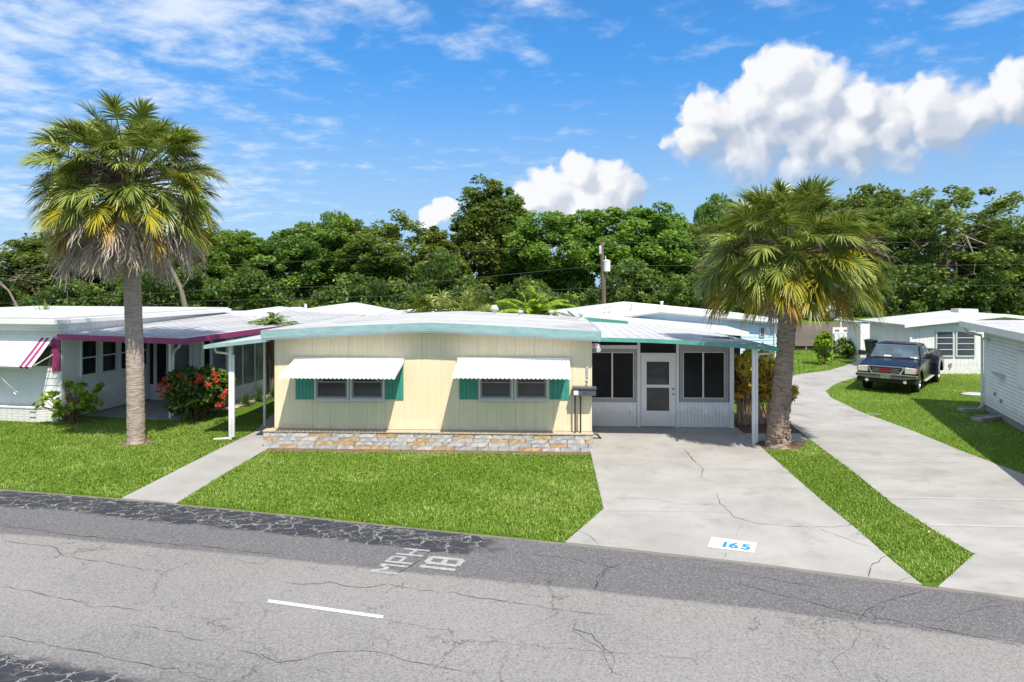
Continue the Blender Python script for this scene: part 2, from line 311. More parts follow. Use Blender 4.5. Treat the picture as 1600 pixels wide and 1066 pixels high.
def road_mat():
    m, t, b = base_mat('asphalt'); tcn = nd(t, 'ShaderNodeTexCoord'); v = tcn.outputs['Object']
    ac = nd(t, 'ShaderNodeAttribute', attribute_name='across').outputs['Fac']; al = nd(t, 'ShaderNodeAttribute', attribute_name='along').outputs['Fac']
    nb = noise(t, v, 1.6, 5, 0.65); nf = noise(t, v, 75, 3, 0.8); ng = noise(t, v, 210, 2, 0.7); nm = noise(t, v, 0.35, 4, 0.5)
    a = mth(t, 'ADD', ac, mth(t, 'MULTIPLY_ADD', nb, 0.36, -0.18))
    lim = mth(t, 'MULTIPLY_ADD', al, -0.042, 1.60)
    f = sstep(t, mth(t, 'SUBTRACT', ac, mth(t, 'ADD', lim, mth(t, 'MULTIPLY_ADD', nb, 0.10, -0.05))), -0.05, 0.07)
    grey = mixc(t, f, (0.112, 0.109, 0.115), (0.262, 0.250, 0.245))
    # worn wheel tracks and tan dust along the pale middle
    grey = mixc(t, mth(t, 'MULTIPLY', sstep(t, nm, 0.42, 0.68, 0, 0.45), f), grey, (0.165, 0.160, 0.160))
    grey = mixc(t, mth(t, 'MULTIPLY', sstep(t, mth(t, 'SUBTRACT', a, lim), 0.85, 0.1, 0, 0.35), f), grey, (0.255, 0.235, 0.215))
    grey = mixc(t, sstep(t, a, 3.4, 5.0, 0, 0.55), grey, (0.135, 0.132, 0.136))
    # stones of the mix
    grey = mixc(t, sstep(t, nf, 0.46, 0.70, 0, 0.5), grey, (0.36, 0.35, 0.345))
    grey = mixc(t, sstep(t, nf, 0.50, 0.34, 0, 0.6), grey, (0.045, 0.043, 0.046))
    grey = mixc(t, sstep(t, ng, 0.66, 0.78, 0, 0.7), grey, (0.44, 0.43, 0.42))
    nk = noise(t, v, 24, 5, 0.85)
    grey = mixc(t, sstep(t, nk, 0.52, 0.66, 0, 0.55), grey, (0.37, 0.36, 0.355))
    grey = mixc(t, sstep(t, nk, 0.48, 0.36, 0, 0.5), grey, (0.075, 0.073, 0.077))
    # tar sealed verge and far lane with a pale crack net
    wv = vmth(t, 'ADD', v, vmth(t, 'SCALE', noise(t, v, 5, 3, 0.6, color=True), scale=0.34))
    vo = nd(t, 'ShaderNodeTexVoronoi', feature='DISTANCE_TO_EDGE'); vo.inputs['Scale'].default_value = 3.3; mpv = nd(t, 'ShaderNodeMapping'); mpv.inputs['Rotation'].default_value = (0, 0, 0.27); mpv.inputs['Scale'].default_value = (0.75, 1.35, 1); t.links.new(wv, mpv.inputs[0]); t.links.new(mpv.outputs[0], vo.inputs['Vector'])
    vo2 = nd(t, 'ShaderNodeTexVoronoi', feature='DISTANCE_TO_EDGE'); vo2.inputs['Scale'].default_value = 7.5; t.links.new(wv, vo2.inputs['Vector'])
    net = mth(t, 'MAXIMUM', mth(t, 'MULTIPLY', sstep(t, vo.outputs['Distance'], 0.010, 0.045, 1, 0), sstep(t, noise(t, v, 3.0, 3, 0.6), 0.33, 0.55, 0.15, 1.0)), mth(t, 'MULTIPLY', sstep(t, vo2.outputs['Distance'], 0.01, 0.05, 0.75, 0), sstep(t, nb, 0.45, 0.6)))
    seal = mth(t, 'MULTIPLY', sstep(t, a, 0.78, 0.90, 1, 0), sstep(t, mth(t, 'ADD', al, mth(t, 'MULTIPLY_ADD', nb, 2.0, -1.0)), -0.3, 0.5, 1, 0))
    seal2 = mth(t, 'MULTIPLY', sstep(t, a, 4.62, 4.85), sstep(t, al, -2.6, -1.6, 1, 0))
    seal = mth(t, 'MAXIMUM', seal, seal2)
    sealc = mixc(t, net, mixc(t, sstep(t, nf, 0.55, 0.8, 0, 0.35), (0.036, 0.039, 0.048), (0.10, 0.10, 0.11)), (0.27, 0.26, 0.25))
    c = mixc(t, seal, grey, sealc)
    # hairline cracks
    wv2 = vmth(t, 'ADD', v, vmth(t, 'SCALE', noise(t, v, 2.2, 6, 0.7, color=True), scale=0.55))
    v3 = nd(t, 'ShaderNodeTexVoronoi', feature='DISTANCE_TO_EDGE'); v3.inputs['Scale'].default_value = 0.95; t.links.new(wv2, v3.inputs['Vector'])
    hair = mth(t, 'MULTIPLY', sstep(t, v3.outputs['Distance'], 0.002, 0.010, 1, 0), sstep(t, noise(t, v, 0.9, 3, 0.6), 0.50, 0.62, 0, 0.7))
    v4 = nd(t, 'ShaderNodeTexVoronoi', feature='DISTANCE_TO_EDGE'); v4.inputs['Scale'].default_value = 2.6; t.links.new(wv2, v4.inputs['Vector'])
    hair2 = mth(t, 'MULTIPLY', sstep(t, v4.outputs['Distance'], 0.003, 0.016, 1, 0), sstep(t, noise(t, v, 0.5, 4, 0.65), 0.47, 0.60, 0, 0.5))
    hair = mth(t, 'MULTIPLY', mth(t, 'MAXIMUM', hair, hair2), mth(t, 'SUBTRACT', 1.0, seal))
    c = mixc(t, hair, c, (0.05, 0.047, 0.046))
    # tan grit against the lawn
    c = mixc(t, sstep(t, mth(t, 'ADD', ac, mth(t, 'MULTIPLY_ADD', nb, 0.2, -0.1)), 0.0, 0.09, 0.8, 0), c, (0.25, 0.21, 0.165))
    t.links.new(c, b.inputs['Base Color']); b.inputs['Roughness'].default_value = 0.88; b.inputs['Specular IOR Level'].default_value = 0.25
    bn = nd(t, 'ShaderNodeBump'); bn.inputs['Strength'].default_value = 0.7; bn.inputs['Distance'].default_value = 0.012
    t.links.new(mth(t, 'SUBTRACT', nf, mth(t, 'MULTIPLY', mth(t, 'MAXIMUM', hair, mth(t, 'MULTIPLY', net, seal)), 0.6)), bn.inputs['Height']); t.links.new(bn.outputs[0], b.inputs['Normal'])
    return m
MT['road'] = road_mat()

def palm_bark(name, col, dark, ring, pit=0.5):
    m, t, b = base_mat(name); tcn = nd(t, 'ShaderNodeTexCoord'); v = tcn.outputs['Object']
    mp_ = nd(t, 'ShaderNodeMapping'); mp_.inputs['Scale'].default_value = (2.5, 2.5, ring); t.links.new(v, mp_.inputs[0])
    n1 = noise(t, mp_.outputs[0], 2.0, 5, 0.65, 0.4); n2 = noise(t, v, 1.6, 4, 0.6); n3 = noise(t, mp_.outputs[0], 5.5, 3, 0.6)
    c = mixc(t, sstep(t, n1, 0.32, 0.66), tuple(x*0.62 for x in col), col)
    c = mixc(t, sstep(t, n2, 0.5, 0.75, 0, 0.5), c, tuple(min(1, x*1.3) for x in col))
    c = mixc(t, sstep(t, n3, 0.36, 0.28, 0, pit), c, dark)
    t.links.new(c, b.inputs['Base Color']); b.inputs['Roughness'].default_value = 0.92; b.inputs['Specular IOR Level'].default_value = 0.15
    bn = nd(t, 'ShaderNodeBump'); bn.inputs['Strength'].default_value = 0.9; bn.inputs['Distance'].default_value = 0.03
    t.links.new(mth(t, 'ADD', n1, mth(t, 'MULTIPLY', n3, 0.6)), bn.inputs['Height']); t.links.new(bn.outputs[0], b.inputs['Normal'])
    return m
MT['palmtrunkA'] = palm_bark('pale_palm_bark', (0.48, 0.39, 0.325), (0.10, 0.06, 0.045), 14, 0.75)
MT['palmtrunkB'] = palm_bark('brown_palm_bark', (0.36, 0.275, 0.22), (0.06, 0.035, 0.025), 9, 0.8)
MT['boot'] = palm_bark('dark_palm_fibre', (0.10, 0.065, 0.045), (0.03, 0.018, 0.012), 3, 0.6)

# ------------------------------------------------------------------ mesh helpers
class MB:
    def __init__(s): s.v = []; s.f = []; s.a = []
    def quad(s, *p, a=0.5):
        i = len(s.v); s.v += [tuple(q) for q in p]; s.f.append(tuple(range(i, i+len(p)))); s.a.append(a)
    def box(s, x0, x1, y0, y1, z0, z1):
        i = len(s.v)
        s.v += [(x0,y0,z0),(x1,y0,z0),(x1,y1,z0),(x0,y1,z0),(x0,y0,z1),(x1,y0,z1),(x1,y1,z1),(x0,y1,z1)]
        for f in ((0,3,2,1),(4,5,6,7),(0,1,5,4),(1,2,6,5),(2,3,7,6),(3,0,4,7)): s.f.append(tuple(i+k for k in f)); s.a.append(0.5)
        return s
    def hexa(s, p):                         # 8 corners: 4 bottom, 4 top
        i = len(s.v); s.v += [tuple(q) for q in p]
        for f in ((0,3,2,1),(4,5,6,7),(0,1,5,4),(1,2,6,5),(2,3,7,6),(3,0,4,7)): s.f.append(tuple(i+k for k in f)); s.a.append(0.5)
        return s
    def prism(s, poly, z0, z1):             # polygon in xy, extruded up
        i = len(s.v); n = len(poly)
        s.v += [(p[0], p[1], z0) for p in poly]+[(p[0], p[1], z1) for p in poly]
        s.f.append(tuple(i+k for k in range(n-1, -1, -1))); s.f.append(tuple(i+n+k for k in range(n))); s.a += [0.5]*2
        for k in range(n): s.f.append((i+k, i+(k+1) % n, i+n+(k+1) % n, i+n+k)); s.a.append(0.5)
        return s
    def prof(s, poly, y0, y1):              # polygon in xz, extruded along y
        i = len(s.v); n = len(poly)
        s.v += [(p[0], y0, p[1]) for p in poly]+[(p[0], y1, p[1]) for p in poly]
        s.f.append(tuple(i+k for k in range(n))); s.f.append(tuple(i+n+k for k in range(n-1, -1, -1))); s.a += [0.5]*2
        for k in range(n): s.f.append((i+(k+1) % n, i+k, i+n+k, i+n+(k+1) % n)); s.a.append(0.5)
        return s
    def tube(s, pts, rads, sides=6, a=0.5, cap=True):
        pts = [Vector(p) for p in pts]; n = len(pts)
        if isinstance(rads, (int, float)): rads = [rads]*n
        base = len(s.v); up = Vector((0.13, 0.21, 0.97))
        for k in range(n):
            d = (pts[min(k+1, n-1)]-pts[max(k-1, 0)]).normalized()
            e1 = d.cross(up if abs(d.dot(up)) < 0.95 else Vector((1, 0, 0))).normalized(); e2 = d.cross(e1)
            for j in range(sides):
                q = pts[k]+(e1*cos(2*pi*j/sides)+e2*sin(2*pi*j/sides))*rads[k]; s.v.append(tuple(q))
        for k in range(n-1):
            for j in range(sides):
                s.f.append((base+k*sides+j, base+k*sides+(j+1) % sides, base+(k+1)*sides+(j+1) % sides, base+(k+1)*sides+j)); s.a.append(a)
        if cap:
            s.f.append(tuple(base+j for j in range(sides-1, -1, -1))); s.f.append(tuple(base+(n-1)*sides+j for j in range(sides))); s.a += [a]*2
        return s
    def lathe(s, prof, sides=20, cx=0, cy=0, axis='z'):
        base = len(s.v)
        for (r, z) in prof:
            for j in range(sides):
                c_, s_ = r*cos(2*pi*j/sides), r*sin(2*pi*j/sides)
                s.v.append((cx+c_, cy+s_, z) if axis == 'z' else (cx+c_, z, cy+s_))
        for k in range(len(prof)-1):
            for j in range(sides):
                s.f.append((base+k*sides+j, base+k*sides+(j+1) % sides, base+(k+1)*sides+(j+1) % sides, base+(k+1)*sides+j)); s.a.append(0.5)
        s.f.append(tuple(base+j for j in range(sides-1, -1, -1))); s.f.append(tuple(base+(len(prof)-1)*sides+j for j in range(sides))); s.a += [0.5]*2
        return s
    def mesh(s, name, m, attr=False):
        me = bpy.data.meshes.new(name); me.from_pydata(s.v, [], s.f); me.update()
        if attr:
            at = me.attributes.new('v', 'FLOAT', 'FACE'); at.data.foreach_set('value', np.array(s.a, dtype=np.float32))
        if m: me.materials.append(MT[m])
        return me
    def build(s, name, m, parent=None, attr=False, smooth=False, bevel=0.0):
        me = s.mesh(name, m, attr)
        if bevel:
            bm = bmesh.new(); bm.from_mesh(me); bmesh.ops.remove_doubles(bm, verts=bm.verts, dist=1e-5); bmesh.ops.recalc_face_normals(bm, faces=bm.faces)
            es = [e for e in bm.edges if len(e.link_faces) == 2 and e.calc_face_angle(0) > 0.45]
            bmesh.ops.bevel(bm, geom=es, offset=bevel, segments=2, affect='EDGES', profile=0.6, clamp_overlap=True); bm.to_mesh(me); bm.free()
        else:
            bm = bmesh.new(); bm.from_mesh(me); bmesh.ops.recalc_face_normals(bm, faces=bm.faces); bm.to_mesh(me); bm.free()
        if smooth: me.shade_smooth()
        return link(name, me, parent)
def link(name, me, parent=None):
    o = bpy.data.objects.new(name, me); COL.objects.link(o)
    if parent is not None: o.parent = parent
    return o
def np_mesh(name, verts, faces, attr=None, m=None):
    verts = np.asarray(verts, dtype=np.float32); faces = np.asarray(faces, dtype=np.int32)
    me = bpy.data.meshes.new(name); nf, k = faces.shape
    me.vertices.add(len(verts)); me.vertices.foreach_set('co', verts.ravel())
    me.loops.add(nf*k); me.loops.foreach_set('vertex_index', faces.ravel())
    me.polygons.add(nf); me.polygons.foreach_set('loop_start', np.arange(0, nf*k, k, dtype=np.int32)); me.polygons.foreach_set('loop_total', np.full(nf, k, dtype=np.int32))
    me.update(calc_edges=True)
    if attr is not None:
        at = me.attributes.new('v', 'FLOAT', 'FACE'); at.data.foreach_set('value', np.asarray(attr, dtype=np.float32))
    if m: me.materials.append(MT[m])
    return me
def tag(o, label, cat, group=None, kind=None):
    o['label'] = label; o['category'] = cat
    if group: o['group'] = group
    if kind: o['kind'] = kind
    return o
def thing(name, loc, rz, label, cat, group=None):
    o = bpy.data.objects.new(name, None); COL.objects.link(o); o.location = (*loc[:2], loc[2] if len(loc) > 2 else 0); o.rotation_euler = (0, 0, rz)
    o.empty_display_size = 0.3
    return tag(o, label, cat, group)
def struct(o): o['kind'] = 'structure'; return o
# ================================================================== the setting
g = MB()
for ix in range(-6, 6):
    for iy in range(-2, 10): g.quad((ix*50, iy*50, 0), (ix*50+50, iy*50, 0), (ix*50+50, iy*50+50, 0), (ix*50, iy*50+50, 0))
ground = struct(g.build('ground', 'lawn'))

# rising bank beyond the back fence
b = MB(); prof_y = [(43.2, 0.02), (44.3, 0.75), (45.6, 1.35), (48, 1.5), (60, 1.7), (120, 1.7)]
for ix in range(-90, 90, 6):
    for k in range(len(prof_y)-1):
        y0, z0 = prof_y[k]; y1, z1 = prof_y[k+1]
        b.quad((ix, y0, z0), (ix+6, y0, z0), (ix+6, y1, z1), (ix, y1, z1))
struct(b.build('grass_bank', 'lawn'))

# road: a strip laid along its slightly bowed far edge
EDGE = [G(*p) for p in ((0,765),(190,780),(275,788),(480,808),(700,831),(880,849),(1180,882),(1440,916),(1600,937))]
d0 = Vector(EDGE[0])-Vector(EDGE[1]); d0.normalize(); d1 = Vector(EDGE[-1])-Vector(EDGE[-2]); d1.normalize()
EDGE = [tuple(Vector(EDGE[0])+d0*k) for k in (60, 30, 12, 4)]+EDGE+[tuple(Vector(EDGE[-1])+d1*k) for k in (4, 12, 30, 60)]
pts = []
for i in range(len(EDGE)-1):
    n = 6
    for k in range(n): pts.append(tuple(EDGE[i][j]+(EDGE[i+1][j]-EDGE[i][j])*k/n for j in (0, 1)))
pts.append(EDGE[-1]); X0 = G(745, 836)[0]
arc = [0.0]
for i in range(1, len(pts)): arc.append(arc[-1]+math.dist(pts[i], pts[i-1]))
s0 = min(range(len(pts)), key=lambda i: abs(pts[i][0]-X0)); arc = [a-arc[s0] for a in arc]
rv, rf, ra, rs = [], [], [], []; offs = [0, 0.4, 0.8, 1.4, 2.2, 3, 4, 5, 6, 8, 11, 16]
for i, p in enumerate(pts):
    d = Vector(pts[min(i+1, len(pts)-1)])-Vector(pts[max(i-1, 0)]); d.normalize(); nrm = (d.y, -d.x)
    for o_ in offs: rv.append((p[0]+nrm[0]*o_, p[1]+nrm[1]*o_, 0.006)); ra.append(o_); rs.append(arc[i])
m_ = len(offs)
for i in range(len(pts)-1):
    for k in range(m_-1): rf.append((i*m_+k, i*m_+k+1, (i+1)*m_+k+1, (i+1)*m_+k))
me = np_mesh('road', rv, rf, m='road')
for nm_, arr in (('across', ra), ('along', rs)):
    at = me.attributes.new(nm_, 'FLOAT', 'POINT'); at.data.foreach_set('value', np.array(arr, dtype=np.float32))
road = struct(link('road', me))

def slab(name, px_poly, m, z=0.022, extra=None, raw=None):
    poly = raw or [G(*p) for p in px_poly]
    mb = MB(); mb.prism(poly, -0.05, z); o = mb.build(name, m); struct(o); return o, poly
drive, P_DRIVE = slab('driveway', ((883,849),(943,797),(934,757),(922,704),(922,666),(1150,668.5),(1153,671),(1186,697),(1240,745),(1290,789),(1345,834),(1395,879),(1441,916),(1180,882)), 'concrete')
walk, P_WALK = slab('walkway', ((190,780),(275,788),(347,744),(417,703),(434,692),(438,650),(423,650),(400,675),(360,694),(290,729)), 'concrete')
drive2, P_DRIVE2 = slab('driveway', ((1466,919),(1522,868),(1460,831),(1395,789),(1330,736),(1268,690),(1240,668),(1220,640),(1224,597),(1244,586),(1293,580),(1318,573),(1342,563.5),(1425,563.5),(1395,576),(1345,588),(1306,600),(1290,612),(1298,622),(1345,645),(1420,672),(1500,705),(1600,743),(1800,830),(1800,966),(1600,937)), 'concrete2')
drive['label'] = 'cracked pale concrete driveway in front of the screened porch'; drive2['label'] = 'long curved concrete driveway beside the palm'
bed, P_BED = slab('mulch_bed', ((1149,672),(1186,698),(1196,704),(1250,704),(1264,691),(1240,668),(1228,640),(1160,640)), 'mulch', 0.010)
dirt, P_DIRT = slab('soil_strip', ((410,706),(925,712),(924,700),(417,696)), 'soil', 0.010)
pad, P_PAD = slab('concrete_pad', ((1160,679),(1250,679),(1263,690),(1174,690)), 'concrete', 0.03)

soilA, P_SOILA = slab('soil_patch', None, 'soil', 0.008, raw=[(G(213, 692)[0]+(.42+.1*sin(k*2.3))*cos(k*pi/8), G(213, 692)[1]+(.40+.1*sin(k*3.1))*sin(k*pi/8)) for k in range(16)])
def crack(parent, px, width, m, z, seed):
    r_ = random.Random(seed); q = [Vector(G(*p)) for p in px]; path = []
    for i in range(len(q)-1):
        n = max(2, int((q[i+1]-q[i]).length/0.11)); d = (q[i+1]-q[i]); nn = Vector((-d.y, d.x)).normalized()
        for k in range(n): path.append(q[i]+d*(k/n)+nn*r_.gauss(0, 0.016))
    path.append(q[-1]); mb = MB(); prev = None
    for i, p in enumerate(path):
        d = path[min(i+1, len(path)-1)]-path[max(i-1, 0)]; nn = Vector((-d.y, d.x)).normalized()
        w_ = width*(0.2+r_.random()*0.8)*0.25*(1 if 0 < i < len(path)-1 else 0.2)
        cur = ((p+nn*w_).to_3d(), (p-nn*w_).to_3d())
        for c_ in cur: c_.z = z
        if prev: mb.quad(prev[0], prev[1], cur[1], cur[0])
        prev = cur
    return mb.build('crack', m, parent)
Z5 = lambda l: [(860+x*0.4, 640+y*0.4) for x, y in l]
for k, (l, w_) in enumerate([([(527,160),(545,185),(570,213)], .05), ([(195,212),(330,222),(450,224),(560,222)], .018), ([(570,213),(598,238),(590,275)], .03),
        ([(598,236),(750,240),(900,245)], .018), ([(650,330),(660,372),(690,395),(720,425),(800,450),(900,460),(1050,465),(1160,460),(1190,437)], .026),
        ([(250,350),(380,352),(500,375),(660,374)], .018), ([(1050,468),(1150,510),(1260,545)], .018), ([(745,455),(725,500)], .014), ([(680,560),(670,592)], .016),
        ([(110,478),(150,500),(190,540)], .026), ([(1238,662),(1250,620),(1300,580),(1345,570)], .034), ([(1350,680),(1420,660)], .022), ([(1195,500),(1215,460)], .014),
        ([(210,400),(450,404),(690,408)], .012), ([(560,300),(800,310),(1040,318)], .010)]):
    crack(drive, Z5(l), w_, 'crack', 0.026, k)
Z8 = lambda l: [(400+x*0.35, 760+y*0.35) for x, y in l]
Z6 = lambda l: [(x*0.3057, 740+y*0.3057) for x, y in l]
RC = [(Z8([(130,430),(200,440),(330,430),(400,450),(520,455),(590,440),(700,465),(850,475),(1000,500),(1100,512),(1250,540),(1400,560),(1600,578)]), .022),
      (Z8([(600,405),(680,370),(740,330),(790,285),(810,262)]), .035), (Z8([(1580,870),(1600,760),(1560,730),(1500,665),(1420,640),(1430,600)]), .022),
      (Z8([(1505,465),(1520,415),(1560,370),(1640,345)]), .034), (Z8([(1640,375),(1520,350),(1400,325),(1200,300),(1060,280)]), .02),
      (Z8([(0,755),(100,795),(180,780),(280,755),(310,740),(480,735),(600,755),(680,780),(800,805),(940,835)]), .018),
      (Z8([(570,600),(700,620),(860,645),(940,655)]), .012),
      (Z6([(0,350),(150,365),(280,378),(330,425),(420,440),(540,450),(640,480),(740,495),(880,505)]), .022),
      (Z6([(0,270),(150,285),(350,315),(600,340),(850,360),(1150,388),(1400,415)]), .026), (Z6([(0,585),(190,610),(250,630),(400,655),(480,685),(620,690),(750,710)]), .02),
      (Z6([(640,775),(780,795),(920,820),(980,855),(1080,850)]), .018), (Z6([(0,830),(250,880),(500,930),(850,1000),(1110,1060)]), .024),
      (Z6([(1130,430),(1340,468),(1420,420)]), .016), (Z6([(1200,900),(1300,930),(1420,975),(1570,950)]), .014),
      ([(895,985),(930,1010),(960,1050),(985,1066)], .016), ([(1340,978),(1350,955),(1400,935),(1440,924)], .022), ([(930,925),(938,905),(955,885)], .03),
      ([(1110,905),(1160,915),(1240,935),(1330,960),(1470,985),(1600,1012)], .022), ([(1060,885),(1120,890),(1200,905),(1290,920)], .018),
      ([(700,1000),(820,1008),(960,1022),(1090,1030)], .012), ([(1320,1066),(1300,1035),(1330,1010),(1345,985)], .014), ([(1450,985),(1500,960),(1570,945)], .014)]
for k, (l, w_) in enumerate(RC): crack(road, l, w_, 'crackroad', 0.011, 50+k)
# pale joints of the right-hand driveway
for (a, c_) in (((1236,647),(1377,648.5)), ((1252,675),(1428,676)), ((1309,717),(1528,717)), ((1385,779),(1700,785)), ((1452,822),(1720,829)), ((1268,600),(1306,600))):
    p, q = Vector(G(*a)), Vector(G(*c_)); d = (q-p).normalized(); n_ = Vector((-d.y, d.x))*0.03
    mb = MB(); mb.quad((p-n_).to_tuple()+(0.026,), (q-n_).to_tuple()+(0.026,), (q+n_).to_tuple()+(0.026,), (p+n_).to_tuple()+(0.026,)); mb.build('joint', 'joint', drive2)

# painted marks on the road
def flat(name, pts_, m, parent, z):
    mb = MB(); mb.quad(*[(p[0], p[1], z) for p in pts_]); return mb.build(name, m, parent)
flat('lane_line', [G(418,942.5), G(597,968), G(600,963.5), G(420,938)], 'paint', road, 0.0115)
O_ = Vector(G(622.5, 898)); Bv = Vector(G(671.5, 862))-O_; Uv = Vector(G(579, 893.5))-O_
def stroke(mb, a, c_, w_, o, bv, uv, z):           # stroke between letter-space points
    a = o+bv*a[0]+uv*a[1]; c_ = o+bv*c_[0]+uv*c_[1]; d = (c_-a); n_ = Vector((-d.y, d.x)).normalized()*w_/2
    mb.quad((a-n_).to_tuple()+(z,), (c_-n_).to_tuple()+(z,), (c_+n_).to_tuple()+(z,), (a+n_).to_tuple()+(z,))
for lt, ss in (('M', [((0,0),(0,1)), ((.29,0),(.29,1)), ((.02,.98),(.15,.55)), ((.15,.55),(.27,.98))]),
               ('P', [((.42,0),(.42,1)), ((.42,.95),(.64,.95)), ((.64,.97),(.64,.5)), ((.64,.5),(.42,.5))]),
               ('H', [((.76,0),(.76,1)), ((1,0),(1,1)), ((.77,.5),(.99,.5))])):
    for k_, (a, c_) in enumerate(ss):
        mb = MB(); stroke(mb, a, c_, 0.052 if abs(a[0]-c_[0]) < .01 else 0.06, O_, Bv, Uv, 0.0112+0.0004*k_); mb.build('letter_stroke', 'worn', road)
O2 = Vector(G(710.5, 892.5)); U2 = Vector(G(655, 886.5))-O2; B2 = Vector(G(727, 876))-O2
for k_, (a, c_, w_) in enumerate([((.04,0),(.04,1),.075), ((.04,1.0),(.17,.86),.06)]):
    mb = MB(); stroke(mb, a, c_, w_, O2, B2, U2, 0.0112+0.0004*k_); mb.build('numeral_stroke', 'worn', road)
for k_, (a, c_) in enumerate([((.42,.05),(.42,.95)), ((.95,.05),(.95,.95)), ((.42,.06),(.95,.06)), ((.42,.5),(.95,.5)), ((.42,.94),(.95,.94))]):
    mb = MB(); stroke(mb, a, c_, 0.085, O2, B2, U2, 0.0112+0.0004*k_); mb.build('numeral_stroke', 'worn', road)

# white number panel painted on the driveway
PC = [G(1105,857.6), G(1178,866.8), G(1182.6,850.8), G(1112.4,841.6)]
flat('number_panel', PC, 'paint', drive, 0.0275)
def glyphs(text, size, m, parent, name, origin, ex, ey, z, bold=0.03, gap=1.0, up=None):
    e0 = 0.0
    for ch in text:
        cu = bpy.data.curves.new('glyph', 'FONT'); cu.body = ch; cu.size = 1.0; cu.offset = bold; cu.resolution_u = 3
        ob = bpy.data.objects.new('glyph', cu); COL.objects.link(ob); dg = bpy.context.evaluated_depsgraph_get()
        me_ = bpy.data.meshes.new_from_object(ob.evaluated_get(dg)); me_.name = name
        w_ = max((v.co.x for v in me_.vertices), default=0.3); bpy.data.objects.remove(ob); bpy.data.curves.remove(cu)
        for v in me_.vertices:
            p = Vector(origin)+Vector(ex)*((v.co.x+e0)*size)+Vector(ey)*(v.co.y*size)
            v.co = (p.x, p.y, p.z if up else z)
        me_.materials.clear(); me_.materials.append(MT[m]); link(name, me_, parent); e0 += (w_+0.10)*gap
pa, pb, pd = Vector(PC[0]), Vector(PC[1]), Vector(PC[3])
ex = (pb-pa); ey = (pd-pa); W_ = ex.length
og = pa+ex*0.235+ey*0.2
glyphs('165', 0.245, 'bluepaint', drive, 'digit', og.to_3d(), (ex.normalized()*1.22).to_3d(), (ey.normalized()*1.25).to_3d(), 0.0305, 0.035)

# ================================================================== the yellow mobile home
fa = Frame(-5.88, 17.0, -2.8); HW = fa.on(923, 600, 0)[0]
home = thing('mobile_home', (*fa.o, 0), fa.a, 'pale yellow mobile home with teal shutters, white awnings and stone skirt', 'mobile home')
zr = lambda x: 2.90+0.20*(1-min(1, (abs(x-HW/2)/(HW/2+0.2))**1.15))
NP = 17; pw = HW/NP; ZB = 0.455
for i in range(NP):
    mb = MB(); x0 = i*pw; cs = []
    segs = 4; bw = pw/segs
    for s_ in range(segs):
        a_ = x0+s_*bw; gw = 0.005 if s_ else 0.009; gd = 0.004 if s_ else 0.010
        cs += [(a_, gd), (a_+gw, gd), (a_+gw+0.004, 0.0), (a_+bw-0.004, 0.0)]
    cs.append((x0+pw, 0.010)); cs[0] = (x0, 0.010)
    for k in range(len(cs)-1):
        (xa, ya), (xb, yb) = cs[k], cs[k+1]
        mb.quad((xa, ya, ZB), (xb, yb, ZB), (xb, yb, zr(xb)-0.152), (xa, ya, zr(xa)-0.152))
    mb.build('siding_panel', 'cream', home)
mb = MB(); mb.box(0.0, HW, 0.03, 6.2, 0.05, 2.70); mb.build('wall_core', 'cream', home)
mb = MB(); mb.box(-0.03, 0.0, -0.004, 6.2, ZB, 2.72); mb.build('side_wall', 'cream', home)
mb = MB(); mb.box(HW, HW+0.03, -0.004, 6.2, ZB, 2.72); mb.build('side_wall', 'cream', home)
# roof
mb = MB(); xs = [-0.2+k*(HW+0.4)/24 for k in range(25)]
mb.prof([(x, zr(x)-0.15) for x in xs]+[(x, zr(x)) for x in reversed(xs)], -0.35, 6.3); roof = mb.build('roof', 'roof', home)
mb = MB(); mb.prof([(x, zr(x)-0.152) for x in xs]+[(x, zr(x)+0.012) for x in reversed(xs)], -0.38, -0.352); mb.build('fascia', 'aqua', home)
mb = MB(); mb.prof([(x, zr(x)-0.19) for x in xs]+[(x, zr(x)-0.157) for x in reversed(xs)], -0.395, -0.352); mb.build('fascia_drip', 'aqua', home)
mb = MB(); mb.prof([(x, zr(x)-0.235) for x in xs]+[(x, zr(x)-0.193) for x in reversed(xs)], -0.37, -0.33); mb.build('fascia_trim', 'white', home)
for xx, nm_ in ((-0.225, 'eave_fascia'), (HW+0.203, 'eave_fascia')):
    mb = MB(); mb.box(xx, xx+0.022, -0.38, 6.3, 2.735, 2.91); mb.build('eave_fascia', 'aqua', home)
# roof seams, vents
for yy in (1.1, 2.6, 4.1, 5.4):
    mb = MB()
    for k in range(24): mb.hexa([(xs[k], yy, zr(xs[k])+.001), (xs[k+1], yy, zr(xs[k+1])+.001), (xs[k+1], yy+.05, zr(xs[k+1])+.001), (xs[k], yy+.05, zr(xs[k])+.001), (xs[k], yy, zr(xs[k])+.012), (xs[k+1], yy, zr(xs[k+1])+.012), (xs[k+1], yy+.05, zr(xs[k+1])+.012), (xs[k], yy+.05, zr(xs[k])+.012)])
    mb.build('roof_seam', 'roofclean', roof)
vx, _ = fa.on(773, 490, 5.6)
mb = MB(); mb.lathe([(.06, zr(vx)), (.06, zr(vx)+.06), (.09, zr(vx)+.07)], 12, vx, 5.5); vent = mb.build('roof_vent', 'white', home)
MT['ventcap'] = mat('rusty_vent', (0.62, 0.55, 0.47), 0.6, 0.2, 14, col2=(0.42, 0.24, 0.13), amt=0.5)
mb = MB()
